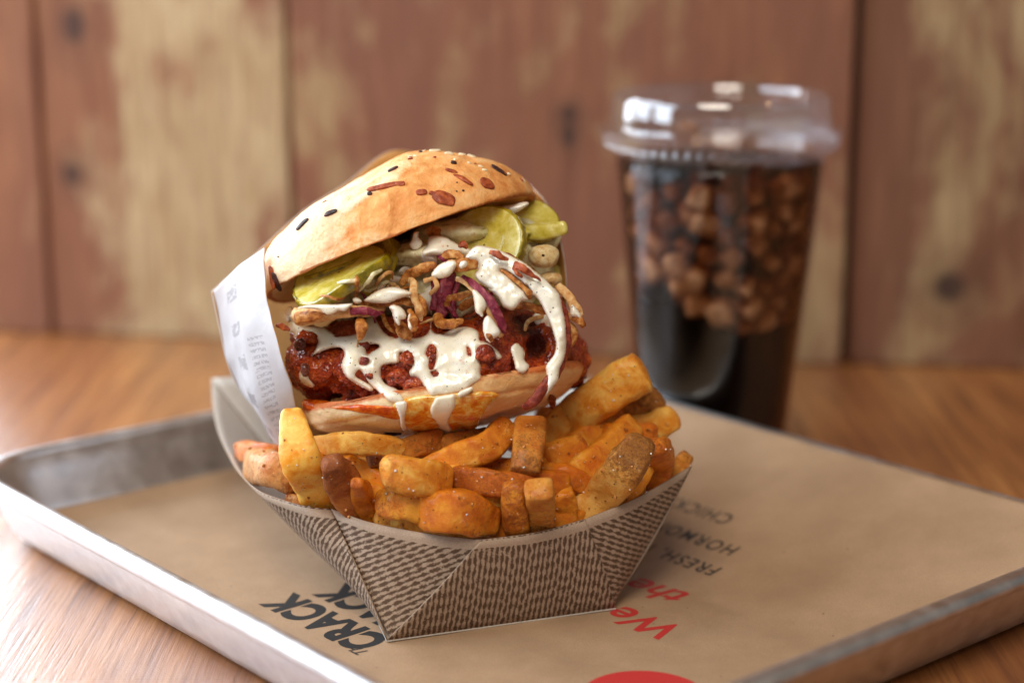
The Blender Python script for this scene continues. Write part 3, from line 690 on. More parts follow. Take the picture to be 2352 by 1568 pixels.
OCC = []           # what the sauce can rest on
def occ(V, F): OCC.append((V, [tuple(map(int, f)) for f in F]))
def bun_body(cpx, tilt, back, prof, RY, ny=96, dep=DEP, lump=.05, seed=1, pole=.8, poly=None):
    """cross-section curve prof (x along the cut, h across it, photo units) swept round a circular plan"""
    sc_ = dep / FPX; C = P(cpx[0], cpx[1], dep)
    e1 = np.cos(tilt) * RGT + np.sin(tilt) * UPV; nn = -np.sin(tilt) * RGT + np.cos(tilt) * UPV
    tw = -FWD; n_ = nn * cos(back) + tw * sin(back); e2 = tw * cos(back) - nn * sin(back)
    pr = np.asarray(prof, float) * sc_
    th = np.linspace(-pi / 2, pi / 2, ny); y = RY * np.sign(np.sin(th)) * np.abs(np.sin(th)) ** pole; s = np.cos(th) ** (pole * .95)
    s[0] = s[-1] = 0
    G = C + s[:, None, None] * (pr[None, :, :1] * e1 + pr[None, :, 1:] * n_) + y[:, None, None] * e2
    m = len(pr); V = G.reshape(-1, 3); F = gridfaces(ny, m, True)
    n = normals(V, F)
    if ((V - C) * n).sum() < 0: F = F[:, ::-1].copy(); n = -n
    V = V + n * (lump * fbm(V, .8, 4, seed))[:, None]
    loc = np.stack([(V - C) @ e1, (V - C) @ e2, (V - C) @ n_], -1)
    return V, F, loc, (C, e1, e2, n_)
up_ = [(-331, 4), (-334, 30), (-322, 62), (-306, 84), (-280, 110), (-244, 132), (-180, 160), (-120, 172), (-65, 181), (28, 198), (70, 204), (104, 203), (150, 188), (196, 165), (240, 138), (281, 107), (312, 70), (330, 34), (334, 10)]
lo_ = [(326, 0), (305, 5), (200, 26), (60, 36), (-100, 36), (-220, 28), (-305, 5), (-326, 0)]
pf = np.vstack([catmull(up_, 90), catmull(lo_, 50)]) * [.985, .955]
V, F, L, (C, e1, e2, nn) = bun_body((925, 577), radians(20.7), radians(-3), pf, 4.6, ny=130, lump=.06, seed=3)
# shallow wrinkles where the dough folded
X, Y, H = L.T
n = normals(V, F)
def ridge(d, w_): return np.exp(-(d / w_) ** 2)
fold = ridge(H - (1.62 + .10 * X + .10 * np.sin(X * 1.7)), .13) * smooth01(X, -3.6, -2.6) * smooth01(-X, -1.6, .2) * (Y > 0)
V += n * (.05 * fold)[:, None]
V += n * (.035 * np.abs(fbm(L * [1, 1, 2.2], 1.1, 4, 44)) * 1.6)[:, None]
d2 = (X + 1.75) - .30 * (H - 1) + .12 * noise(L, 1.2, 9)
V += n * (.05 * np.tanh(-d2 * 9) * np.exp(-(d2 / .8) ** 2) * (Y > 1) * smooth01(H, 0, .4) * smooth01(-H, -1.9, -1.4))[:, None]
d3 = (X - .35) - .35 * (H - .9) + .1 * noise(L, 2.2, 4)
V += n * (.03 * np.tanh(-d3 * 12) * np.exp(-(d3 / .5) ** 2) * (Y > 1) * smooth01(H, .3, .6) * smooth01(-H, -1.5, -1.2))[:, None]
pale = .80 * smooth01(-X, -.6, 3.0) + .42 * smooth01(H - .12 * X, 1.25, 1.95) * smooth01(-X, -3.0, -.2) + .25 * fbm(L, .7, 3, 21) + .5 * fold
pale -= .5 * smooth01(X, 1.5, 3.5)
toast = .30 * smooth01(.45 - H, 0, .45) + .35 * fbm(L, .55, 3, 33) + .1
toast = np.where(H < .03, 1.0, toast)
tbun = mk('top_bun', V, F, m_bun_t, burger, attrs={'pale': pale, 'toast': toast}); occ(V, F)
bun_bvh = BVHTree.FromPolygons(V.tolist(), F.tolist())
# bottom bun
up_ = [(-326, 0), (-200, 0), (0, 0), (200, 3), (318, 6)]
lo_ = [(330, -8), (318, -26), (287, -50), (219, -80), (116, -97), (15, -100), (-116, -95), (-205, -80), (-292, -54), (-322, -24), (-330, -8)]
pf = np.vstack([catmull(up_, 50), catmull(lo_, 70)])
V, F, L, _ = bun_body((1019, 890), radians(9.4), radians(-3), pf, 4.35, ny=110, dep=60.9, lump=.13, seed=8, pole=.75)
X, Y, H = L.T; n = normals(V, F)
cr = ridge(H + .62 + .1 * noise(L, .7, 2), .06) * (Y > .5); V -= n * (.05 * cr)[:, None]
pale = .75 * smooth01(-X, 0, 3.2) + .4 + .3 * fbm(L, .7, 3, 5) - .5 * smooth01(X, 0, 3.5)
toast = .8 * smooth01(H, -.32, -.02) + .45 * cr + .5 * fbm(L, .9, 4, 6) + .1 + .35 * smooth01(-H, .9, 1.4)
bbun = mk('bottom_bun', V, F, m_bun_b, burger, attrs={'pale': pale, 'toast': toast}); occ(V, F)

# patty: lumps of battered chicken
r3 = np.random.default_rng(5)
def cpos(px, py, w_): return P(px, py, DEP - w_)
parts = []
for (x, y, rx, ry, w0, rz) in [(755, 838, 92, 68, .5, 3.3), (860, 843, 105, 76, .6, 3.8), (985, 838, 125, 84, .7, 3.9), (1110, 822, 115, 94, .7, 3.9), (1215, 808, 100, 88, .4, 3.5), (1286, 826, 62, 66, -.3, 2.6), (1000, 850, 300, 50, -.6, 3.9), (1150, 760, 90, 60, .7, 3.0), (720, 785, 42, 30, 1.2, 1.8), (1305, 850, 40, 40, -.4, 1.8), (930, 770, 190, 46, .2, 3.0), (1110, 760, 90, 44, .5, 3.0)]:
    s = .01455; parts.append(sphere(cpos(x, y, w0), (rx * s, ry * s, rz), 20, 28, CAMAX, 2.4))
for k in range(260):
    px = r3.uniform(690, 1325); yc = 842 - (px - 1003) * .05; py = yc + r3.uniform(-72, 66) * (1 - .35 * abs((px - 1003) / 330) ** 2)
    u = (px - 1003) / 335; v = (py - yc) / 95; ww = .3 + 3.9 * max(.02, 1 - abs(u) ** 2.6 - .55 * abs(v) ** 2.6) ** .5
    r = r3.uniform(.12, .34); parts.append(sphere(cpos(px, py, ww - .16), (r * r3.uniform(.9, 1.5), r, r * .8), 8, 10, CAMAX))
V, F = remesh(parts, .052, it=2, keep=.5)
n = normals(V, F)
# a dark hollow on the right
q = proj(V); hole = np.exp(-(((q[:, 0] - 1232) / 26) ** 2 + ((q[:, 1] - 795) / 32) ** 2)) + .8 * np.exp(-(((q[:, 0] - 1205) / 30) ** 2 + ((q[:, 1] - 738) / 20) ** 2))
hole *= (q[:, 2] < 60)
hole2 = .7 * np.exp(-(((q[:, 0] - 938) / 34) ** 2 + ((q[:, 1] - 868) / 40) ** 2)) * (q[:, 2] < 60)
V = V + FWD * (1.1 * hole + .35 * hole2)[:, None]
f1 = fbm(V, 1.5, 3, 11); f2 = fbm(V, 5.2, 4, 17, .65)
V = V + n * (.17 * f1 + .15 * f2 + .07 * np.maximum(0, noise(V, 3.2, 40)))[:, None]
cav = np.clip(.55 + .5 * f1 + .8 * f2 - 1.2 * hole - .6 * hole2, 0, 1)  # shade of the pits and both hollows, put into the colour
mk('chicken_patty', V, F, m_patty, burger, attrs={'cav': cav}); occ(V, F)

# creamy slaw filling between the patty and the top bun
parts = []
for (x, y, rx, ry, w0, rz) in [(880, 640, 150, 45, -.4, 3.4), (1040, 590, 160, 62, -.6, 3.5), (1150, 600, 110, 90, -.7, 3.3), (980, 690, 250, 60, -.9, 3.2), (1100, 680, 170, 60, -.9, 3.1), (760, 690, 80, 40, .2, 2.6), (1215, 640, 70, 90, -.8, 2.4), (1060, 545, 120, 40, .6, 3.0), (1240, 560, 40, 60, -1.0, 1.8), (980, 592, 130, 38, .5, 3.4), (840, 650, 120, 34, .3, 3.3)]:
    s = .01455; parts.append(sphere(cpos(x, y, w0), (rx * s, ry * s, rz), 18, 24, CAMAX))
for k in range(120):
    px = r3.uniform(700, 1270); py = r3.uniform(560, 730) - (px - 980) * .22 * (r3.random() < .6); ww = 2.5 * max(.1, 1 - ((px - 1000) / 300) ** 2) ** .5
    if py < 577 - (px - 925) * .378 + 5: continue
    r = r3.uniform(.14, .3); parts.append(sphere(cpos(px, py, ww - .25), (r * 1.8, r * .8, r), 8, 10, np.linalg.qr(r3.normal(size=(3, 3)))[0]))
V, F = remesh(parts, .065, it=2); n = normals(V, F); V = V + n * (.12 * fbm(V, 1.6, 4, 51))[:, None]
mk('slaw', V, F, m_slaw, burger); occ(V, F)

# pickles
def pickle(px, py, dep, r, nrm, th_=.34, bend=.0, seg=64, sub=None, rip=.02):
    N = camdir(*nrm); a = np.cross(N, [0.1, 0, 1.0]); a /= np.linalg.norm(a); b = np.cross(N, a); C_ = P(px, py, dep)
    an = np.linspace(0, 2 * pi, seg, endpoint=False)
    rad = np.concatenate([np.linspace(.02, .94, 12), [.985, 1.0, 1.0, .985], np.linspace(.94, .02, 12)])
    hh = np.concatenate([np.full(12, .5), [.47, .34, -.34, -.47], np.full(12, -.5)]) * th_
    R = rad[:, None] * r * (1 + rip * np.cos(an * 26)[None, :] * (rad[:, None] > .96) + .03 * np.sin(an * 2 + px)[None, :])
    x = R * np.cos(an); y = R * np.sin(an) * .94; z = hh[:, None] + bend * (x ** 2 - y ** 2 * .3) + .03 * np.sin(x * 3 + px)
    seeds = .03 * np.cos(an * 3)[None, :] * np.exp(-((rad[:, None] - .5) / .18) ** 2) * np.sign(hh)[:, None]
    z = z + seeds
    V = C_ + x[..., None] * a + y[..., None] * b + z[..., None] * N; V = V.reshape(-1, 3); F = gridfaces(len(rad), seg, True)
    ring = np.repeat(np.arange(len(rad) - 1), seg); mi = ((ring >= 11) & (ring <= 15)).astype(int)
    n = normals(V, F)
    if ((V - C_) * n).sum() < 0: F = F[:, ::-1].copy()
    mk('pickle_slice', V, F, [m_flesh, m_rind], burger, midx=mi); occ(V, F)
pickle(786, 638, 57.7, 1.76, (-.42, .80, .44), th_=.42, bend=.10)
pickle(800, 604, 59.6, 1.9, (-.32, .9, .10), th_=.42, bend=-.04)
pickle(868, 612, 58.7, 1.15, (-.78, .30, .50), th_=.34, bend=.12)
pickle(935, 590, 60.4, 1.6, (-.2, .9, .3), th_=.36)
pickle(1118, 566, 58.3, 1.42, (-.42, .18, .88), th_=.42, bend=.05)
pickle(1208, 508, 60.1, 1.1, (.05, .75, .62), th_=.40, bend=-.06)
pickle(1228, 640, 60.6, 1.1, (.5, .3, .8), th_=.3)
V, F = sweep([P(1195, 532, 59.6), P(1245, 534, 59.2), P(1293, 524, 59.0)], [.22, .26, .24], [.10, .16, .16], up=UPV, e=3, seg=20)
o = mk('pickle_slice', V, F, m_flesh, burger); occ(V, F)

# ---- depth of what is built so far, seen from the front: sauce and strands lie on it
step = 6; GX = np.arange(560, 1400, step); GY = np.arange(330, 1060, step)
def depth_map():
    allV, allF, off = [], [], 0
    for V, F in OCC: allV += V.tolist(); allF += [tuple(i + off for i in f) for f in F]; off += len(V)
    b = BVHTree.FromPolygons(allV, allF); D = np.full((len(GY), len(GX)), np.nan)
    o = Vector(CAM)
    for j, y in enumerate(GY):
        for i, x in enumerate(GX):
            d = ray(x, y); h = b.ray_cast(o, Vector(d))
            if h[0] is not None: D[j, i] = (np.array(h[0]) - CAM) @ FWD
    return D
def blur(D, sg):
    m = ~np.isnan(D); A_ = np.where(m, D, 0); Wt = m.astype(float)
    k = np.arange(-int(3 * sg), int(3 * sg) + 1); g = np.exp(-k ** 2 / (2 * sg ** 2)); g /= g.sum()
    def cv(Z): Z = np.apply_along_axis(lambda r: np.convolve(r, g, 'same'), 0, Z); return np.apply_along_axis(lambda r: np.convolve(r, g, 'same'), 1, Z)
    return cv(A_) / np.maximum(cv(Wt), 1e-6), cv(Wt)
DM = depth_map()
def nearest(D, r):
    E = np.where(np.isnan(D), 1e9, D); P_ = np.pad(E, r, constant_values=1e9); out = E.copy()
    for dy in range(2 * r + 1):
        for dx in range(2 * r + 1):
            if (dy - r) ** 2 + (dx - r) ** 2 <= r * r + 1: out = np.minimum(out, P_[dy:dy + D.shape[0], dx:dx + D.shape[1]])
    return np.where(out > 1e8, np.nan, out)
DS, _ = blur(DM, 1.6); DN, _ = blur(nearest(DM, 3), 2.2); DL, _ = blur(DM, 5.0)
def samp(D, px, py):
    x = np.clip((np.asarray(px, float) - GX[0]) / step, 0, len(GX) - 1.001); y = np.clip((np.asarray(py, float) - GY[0]) / step, 0, len(GY) - 1.001)
    i = x.astype(int); j = y.astype(int); fx = x - i; fy = y - j
    return (D[j, i] * (1 - fx) + D[j, i + 1] * fx) * (1 - fy) + (D[j + 1, i] * (1 - fx) + D[j + 1, i + 1] * fx) * fy
def Pv(px, py, dep):
    px = np.asarray(px, float); return CAM + dep[..., None] * (FWD + ((px - 1176) / FPX)[..., None] * RGT - ((py - 784) / FPX)[..., None] * UPV)

def drape(name, poly, thick, rnd, lift=.0, mat=None, cell=2.4, D=None, seed=1, sink=.25, holes=(), wav=.25, mixl=.35, parent=None, minlift=None, plane=None, dcap=None):
    """a sheet of something runny lying over the filling; poly in photo units, thickness and edge radius in cm"""
    pl = catmull(poly, max(24, len(poly) * 6), closed=True)
    x0, y0 = pl.min(0) - 3 * cell; x1, y1 = pl.max(0) + 3 * cell
    xs = np.arange(x0, x1, cell); ys = np.arange(y0, y1, cell); X, Y = np.meshgrid(xs, ys); Pn = np.stack([X.ravel(), Y.ravel()], -1)
    def sdf(p, pl):
        a = pl; b = np.roll(pl, -1, 0); best = np.full(len(p), 1e9); inside = np.zeros(len(p), bool)
        for k in range(len(a)):
            ab = b[k] - a[k]; ap = p - a[k]; t = np.clip((ap @ ab) / (ab @ ab + 1e-9), 0, 1)
            best = np.minimum(best, np.linalg.norm(ap - t[:, None] * ab, axis=1))
            c = ((a[k, 1] > p[:, 1]) != (b[k, 1] > p[:, 1])); 
            with np.errstate(divide='ignore', invalid='ignore'): xi = a[k, 0] + (p[:, 1] - a[k, 1]) / (b[k, 1] - a[k, 1]) * ab[0]
            inside ^= c & (p[:, 0] < xi)
        return np.where(inside, best, -best)
    S = sdf(Pn, pl)
    for h in holes: S = np.minimum(S, -sdf(Pn, catmull(h, max(16, len(h) * 5), closed=True)))
    S = S + 1.6 * noise(np.stack([Pn[:, 0], Pn[:, 1], 0 * S], -1), .035, seed)
    S = S.reshape(X.shape); gy, gx = np.gradient(S, cell); gn = np.sqrt(gx ** 2 + gy ** 2) + 1e-6; gx /= gn; gy /= gn
    ok = S > -.55 * cell; q = ok[:-1, :-1] & ok[1:, :-1] & ok[:-1, 1:] & ok[1:, 1:]
    snap = S < .45 * cell
    Xs = np.where(snap, X - gx * S, X); Ys = np.where(snap, Y - gy * S, Y); Sd = np.where(snap, 0, S)
    cm = .0142; d = np.clip(Sd * cm / rnd, 0, 1); bul = np.sqrt(np.maximum(0, 1 - (1 - d) ** 2))
    p3 = np.stack([Xs, Ys, Xs * 0], -1); lump = 1 + wav * fbm(p3, .022, 3, seed + 5)
    if plane is not None: base = np.full(X.shape, float(plane)) if np.isscalar(plane) else plane(Xs, Ys)
    elif D is not None: base = samp(D, Xs, Ys)
    else: base = samp(DS, Xs, Ys) * (1 - mixl) + samp(DL, Xs, Ys) * mixl
    if dcap is not None: base = np.minimum(base, dcap)
    top = base - lift - thick * bul * lump; bot = base - lift + sink * np.sqrt(d)
    idx = -np.ones(X.shape, int); used = np.zeros(X.shape, bool)
    used[:-1, :-1] |= q; used[1:, :-1] |= q; used[:-1, 1:] |= q; used[1:, 1:] |= q
    idx[used] = np.arange(used.sum()); nu = used.sum()
    Vt = Pv(Xs[used], Ys[used], top[used]); Vb = Pv(Xs[used], Ys[used], bot[used])
    J, I = np.nonzero(q); Ft = np.stack([idx[J, I], idx[J + 1, I], idx[J + 1, I + 1], idx[J, I + 1]], -1)
    V = np.vstack([Vt, Vb]); edges = {}
    for f in Ft.tolist():
        for k in range(4):
            e = (f[k], f[(k + 1) % 4]); 
            if (e[1], e[0]) in edges: del edges[(e[1], e[0])]
            else: edges[e] = 1
    Sd_ = np.array([[a, a + nu, b + nu, b] for a, b in edges], int).reshape(-1, 4)
    Fa = np.vstack([Ft, Ft[:, ::-1] + nu, Sd_])
    dd = d[used]; return mk(name, V, Fa, mat or m_sauce, parent or burger, attrs={'edge': np.concatenate([dd, dd * 0])})
def c3(l): return [(588 + .2461 * x, 643.1 + .2461 * y) for x, y in l]
def c4(l): return [(964.7 + .2461 * x, 643.1 + .2461 * y) for x, y in l]
def c2(l): return [(918.75 + .2344 * x, 312.4 + .2344 * y) for x, y in l]
def c1(l): return [(551.25 + .2344 * x, 312.4 + .2344 * y) for x, y in l]
# melted cheese and orange oil over the bottom bun
drape('melted_cheese', [(905, 925), (940, 912), (1000, 905), (1060, 900), (1120, 898), (1146, 908), (1122, 930), (1106, 960), (1092, 985), (1062, 994), (1030, 1000), (1000, 1003), (960, 998), (934, 985), (920, 965), (908, 945)], .14, .18, mat=m_cheese, D=.4 * DN + .6 * DS, lift=-.02, seed=4)
drape('hot_oil', [(698, 918), (760, 922), (830, 928), (900, 932), (926, 940), (920, 958), (905, 962), (860, 953), (800, 944), (750, 938), (705, 942)], .09, .12, mat=m_oil, D=.35 * DN + .65 * DS, lift=-.02, seed=6)
drape('hot_oil', [(1138, 908), (1170, 906), (1230, 905), (1210, 913), (1160, 917)], .06, .08, mat=m_oil, seed=7)
drape('hot_oil', [(1128, 915), (1145, 914), (1152, 925), (1142, 934), (1130, 928)], .05, .06, mat=m_oil, seed=8)
drape('hot_oil', [(1262, 905), (1278, 912), (1276, 930), (1268, 940), (1260, 925)], .05, .06, mat=m_bacon, seed=9)

# white sauce: the big pour over the patty
main = c3([(300, 245), (270, 320), (300, 400), (318, 480), (352, 505), (362, 545), (400, 530), (470, 500), (540, 520), (575, 570), (560, 620), (525, 700), (475, 780), (430, 800), (402, 870), (400, 925), (440, 965), (510, 998), (548, 985), (515, 930), (485, 865), (480, 800), (540, 700), (600, 680), (660, 650), (730, 625), (800, 630), (828, 690), (810, 750), (796, 810), (840, 900), (900, 950), (985, 990), (1060, 1028), (1088, 1022), (1060, 980), (985, 930), (935, 893), (965, 850), (1010, 900), (1060, 960), (1120, 1020), (1180, 1085), (1250, 1142), (1330, 1156), (1390, 1135), (1375, 1080), (1320, 1010), (1215, 965), (1170, 890), (1180, 810), (1250, 785), (1330, 775), (1345, 690), (1385, 685), (1440, 740), (1455, 800), (1425, 850), (1440, 900), (1510, 930), (1570, 1000), (1612, 1070), (1650, 1108), (1740, 1120)])
main += c4([(60, 1110), (200, 1082), (330, 1062), (440, 1018), (500, 975), (572, 922), (562, 860), (572, 800), (556, 700), (545, 640), (610, 612), (662, 640), (685, 700), (722, 742), (765, 722), (742, 662), (682, 608), (600, 572), (560, 555), (545, 480), (450, 437), (340, 442), (240, 480), (160, 500), (108, 460), (104, 330), (130, 262), (165, 180), (162, 60), (120, 40), (60, 60), (30, 110), (-10, 130)])
main += c3([(1500, 170), (1530, 230), (1600, 270), (1635, 330), (1630, 440), (1580, 510), (1480, 545), (1400, 530), (1370, 480), (1335, 500), (1310, 530), (1240, 520), (1185, 470), (1140, 400), (1100, 340), (1040, 350), (1000, 420), (930, 500), (850, 525), (760, 520), (700, 480), (640, 440), (560, 430), (440, 425), (380, 390), (350, 300), (340, 250)])
drape('sauce', main, .27, .30, lift=-.08, seed=3, D=.65 * DN + .35 * DS, sink=.5, wav=.5, cell=2.2,
      holes=[c3([(1030, 640), (1060, 600), (1130, 600), (1150, 625), (1080, 665), (1040, 690)]), c3([(990, 735), (1040, 735), (1050, 760), (1010, 785), (970, 770)]), c3([(1600, 650), (1640, 615), (1680, 660), (1665, 760), (1650, 830), (1620, 820), (1625, 740), (1592, 690)]), c3([(1635, 860), (1670, 845), (1690, 875), (1660, 895)]), c4([(436, 625), (462, 635), (475, 690), (455, 700), (440, 665)])])
# streams running over the cheese and the bottom bun
drape('sauce', c3([(1300, 1140), (1395, 1130), (1400, 1200), (1385, 1300), (1408, 1385), (1385, 1412), (1350, 1370), (1345, 1290), (1318, 1210)]), .12, .12, seed=12, lift=.13, D=.4 * DN + .6 * DS)
drape('sauce', c4([(150, 1085), (240, 1070), (325, 1060), (330, 1130), (322, 1190), (285, 1260), (262, 1330), (300, 1400), (250, 1428), (205, 1420), (160, 1340), (110, 1270), (100, 1190), (120, 1130)]), .15, .14, seed=13, lift=.13, D=.4 * DN + .6 * DS)
drape('sauce', c4([(360, 1050), (440, 1010), (490, 1000), (480, 1040), (420, 1080), (370, 1090)]), .10, .1, seed=14, lift=.13, D=.4 * DN + .6 * DS)
drape('sauce', c4([(850, 640), (870, 600), (905, 588), (955, 620), (985, 680), (980, 735), (1020, 790), (1005, 845), (955, 867), (895, 838), (878, 780), (862, 710)]), .20, .17, seed=15, lift=-.05, D=DN)
# drip under the top bun
drape('sauce', c2([(130, 945), (180, 940), (180, 985), (218, 1040), (212, 1088), (162, 1126), (108, 1102), (88, 1058), (112, 1005)]), .22, .2, seed=16, plane=57.6)
drape('sauce', c2([(265, 1000), (300, 980), (420, 985), (520, 1030), (600, 1080), (690, 1110), (700, 1150), (640, 1190), (520, 1175), (430, 1200), (330, 1175), (230, 1190), (215, 1130), (260, 1080)]), .3, .22, seed=17, lift=.25)
drape('sauce', c2([(200, 1150), (290, 1160), (360, 1200), (350, 1290), (280, 1330), (230, 1260)]), .25, .2, seed=18, lift=.2)
drape('sauce', c2([(820, 720), (1000, 690), (1200, 650), (1260, 660), (1210, 720), (1110, 760), (960, 745), (860, 760), (700, 790), (560, 850), (470, 860), (600, 780)]), .2, .15, seed=19, plane=58.9)
drape('sauce', c4([(1050, 320), (1120, 298), (1195, 320), (1225, 420), (1215, 475), (1150, 465), (1085, 410)]), .22, .2, seed=20, plane=58.6)
for k, (x, y) in enumerate([(905, 640), (880, 660), (930, 620)]):
    drape('sauce', [(x - 14, y), (x, y - 9), (x + 16, y - 5), (x + 18, y + 5), (x, y + 10), (x - 12, y + 8)], .16, .12, seed=30 + k, lift=.12)

# fried onion, red onion and bacon-like strips
def strand(name, pts, w, mat, ru=None, rv=None, e=2.4, seg=14, n=30, up=None, lump=.05, tw=0.0, label=None):
    """pts: photo x, photo y, distance; w in photo units"""
    W_ = np.array([P(*p) for p in pts]); s = .0142
    ru = np.asarray(w, float) * s / 2; rv = ru * .55 if rv is None else np.asarray(rv, float) * s / 2
    V, F = sweep(W_, ru, rv, up=tw, n=n, seg=seg, e=e, cap=4)
    lump = lump * .6; V = V + 1.4 * lump * np.stack([noise(V, 2.6, k) for k in (61, 62, 63)], -1) + lump * .8 * np.stack([noise(V, 8.0, k) for k in (61, 62, 63)], -1)
    o = mk(name, V, F, mat, burger)
    if label: o['label'] = label
    return o
def q3(x, y, d): return (588 + .2461 * x, 643.1 + .2461 * y, d)
def q4(x, y, d): return (964.7 + .2461 * x, 643.1 + .2461 * y, d)
def q2(x, y, d): return (918.75 + .2344 * x, 312.4 + .2344 * y, d)
# slab at the left, thick and battered
strand('fried_onion', [q3(392, 335, 56.8), q3(560, 325, 56.6), q3(760, 305, 56.5), q3(960, 285, 56.5), q3(1180, 285, 57.0)], [38, 34, 26, 22, 14], m_fo2, rv=[26, 28, 24, 20, 12], e=3.2, lump=.09)
strand('fried_onion', [q3(395, 350, 56.55), q3(520, 340, 56.35), q3(640, 325, 56.3)], [28, 24, 8], m_fo, rv=[14, 14, 6], e=3.5)
strand('red_onion', [q3(900, 290, 56.3), q3(1000, 285, 56.2), q3(1100, 300, 56.3), q3(1190, 300, 56.7)], [14, 18, 15, 5], m_purple, rv=[10, 12, 10, 5])
strand('fried_onion', [q3(980, 210, 57.0), q3(1150, 220, 56.8), q3(1300, 200, 56.6), q3(1470, 205, 56.8)], [14, 18, 22, 20], m_fo, lump=.07)
strand('fried_onion', [q3(985, 380, 56.4), q3(985, 450, 56.1), q3(975, 530, 56.2)], [22, 28, 18], m_fo, rv=[18, 22, 16], lump=.05)
# central curls
strand('fried_onion', [q2(20, 1440, 57.6), q2(120, 1350, 57.2), q2(230, 1300, 57.0), q2(340, 1275, 57.0)], [16, 26, 26, 18], m_fo, lump=.06)
strand('fried_onion', [q2(-20, 1500, 57.4), q2(-60, 1450, 57.8), q2(-90, 1480, 57.6)], [9, 10, 9], m_fo2)
strand('fried_onion', [q2(85, 1420, 57.0), q2(130, 1440, 56.7), q2(140, 1520, 56.5), q2(150, 1600, 56.5), q2(190, 1720, 56.5), q2(210, 1800, 56.7)], [12, 16, 17, 15, 20, 8], m_fo2, lump=.05, up=RGT)
strand('fried_onion', [q2(170, 1560, 56.9), q2(215, 1650, 56.6), q2(230, 1760, 56.6)], [14, 20, 12], m_fo, up=RGT)
strand('fried_onion', [q3(1435, 290, 56.6), q3(1465, 370, 56.3), q3(1475, 455, 56.3)], [12, 24, 14], m_fo, rv=[10, 16, 12], up=RGT)
strand('fried_onion', [q3(1330, 390, 57.2), q3(1370, 470, 56.9), q3(1430, 530, 56.9)], [20, 30, 18], m_fo, lump=.08)
strand('fried_onion', [q2(240, 1420, 57.1), q2(330, 1400, 57.1), q2(350, 1480, 57.0), q2(290, 1540, 57.2)], [10, 11, 10, 9], m_fo2, lump=.05)
strand('fried_onion', [q2(480, 1250, 56.6), q2(560, 1265, 56.3), q2(640, 1255, 56.2), q2(740, 1260, 56.3)], [16, 24, 28, 20], m_fo, lump=.06)
strand('fried_onion', [q2(280, 930, 58.2), q2(380, 945, 58.0), q2(480, 985, 58.0)], [18, 24, 18], m_fo, lump=.08)
strand('fried_onion', [q2(90, 1330, 58.6), q2(150, 1220, 58.5), q2(210, 1160, 58.5)], [22, 26, 16], m_fo, lump=.08)
strand('fried_onion', [q2(430, 1180, 57.3), q2(520, 1165, 57.1), q2(620, 1200, 57.0)], [18, 20, 12], m_fo, lump=.07)
strand('fried_onion', [q2(590, 1060, 57.3), q2(625, 1070, 57.1), q2(660, 1095, 57.1)], [14, 20, 10], m_flake_b)
strand('red_onion', [q2(370, 1150, 57.6), q2(420, 1190, 57.3), q2(460, 1240, 57.3)], [12, 18, 10], m_purple)
# red onion in the hollow
strand('red_onion', [q4(280, -60, 58.3), q4(240, 80, 58.0), q4(220, 220, 57.9), q4(200, 330, 57.8)], [30, 34, 30, 22], m_purple, up=RGT, rv=[12, 12, 12, 10])
strand('red_onion', [q4(150, -40, 58.6), q4(150, 120, 58.4), q4(130, 260, 58.2)], [22, 24, 18], m_purple, up=RGT)
strand('red_onion', [q4(360, -80, 58.6), q4(330, 60, 58.3), q4(300, 240, 58.0), q4(330, 360, 57.8)], [14, 18, 16, 12], m_purple, up=RGT)
strand('fried_onion', [q4(250, 240, 57.6), q4(290, 170, 57.3), q4(380, 150, 57.2), q4(480, 115, 57.3)], [12, 16, 17, 12], m_fo, lump=.06)
strand('fried_onion', [q4(400, 260, 58.0), q4(450, 220, 57.9), q4(510, 200, 57.9)], [20, 26, 20], m_fo, rv=[20, 24, 18], lump=.05)
strand('fried_onion', [q4(150, 330, 57.5), q4(200, 400, 57.1), q4(290, 410, 56.9), q4(400, 370, 57.0)], [18, 22, 20, 12], m_fo, lump=.09)
strand('red_onion', [q4(230, 130, 57.9), q4(270, 250, 57.6), q4(330, 330, 57.4)], [9, 12, 8], m_purple, up=RGT)
for k in range(22):       # loose shreds of slaw
    x = r3.uniform(760, 1230); y = r3.uniform(610, 745); a_ = r3.uniform(-.7, .7) + (pi / 2 if r3.random() < .3 else 0); L2 = r3.uniform(28, 60)
    if y < 590 + (930 - x) * .36: continue
    pts = []
    for q in (-1, -.3, .4, 1):
        xx = x + L2 * q * cos(a_) / 1.4 + r3.normal() * 4; yy = y + L2 * q * sin(a_) / 1.4 + r3.normal() * 6 + 8 * q * q; pts.append((xx, yy, float(samp(DN, xx, yy)) - .02 - .12 * (1 - q * q)))
    w0 = r3.uniform(6, 11)
    strand('slaw_shred', pts, [w0 * .6, w0, w0, w0 * .5], [m_purple, m_fo2, m_slaw, m_fo][k % 4], rv=[4, 5, 5, 3], lump=.02, n=20, seg=10)
# the long red onion ribbon in front
strand('red_onion', [q4(400, -30, 56.7), q4(480, 20, 56.3), q4(570, 100, 56.1), q4(660, 200, 56.0), q4(730, 320, 56.0), q4(775, 430, 56.1), q4(782, 490, 56.2)], [10, 16, 18, 20, 22, 18, 9], m_purple, rv=[6, 8, 8, 8, 9, 8, 6], up=(1, 0, .7), e=3, lump=.03)
strand('red_onion', [q4(350, -10, 56.8), q4(450, 40, 56.5), q4(560, 150, 56.25), q4(640, 270, 56.2), q4(720, 430, 56.2), q4(755, 520, 56.3)], [12, 16, 15, 14, 20, 14], m_fo2, rv=[7, 8, 8, 8, 10, 8], up=(1, 0, .7), e=3, lump=.04)
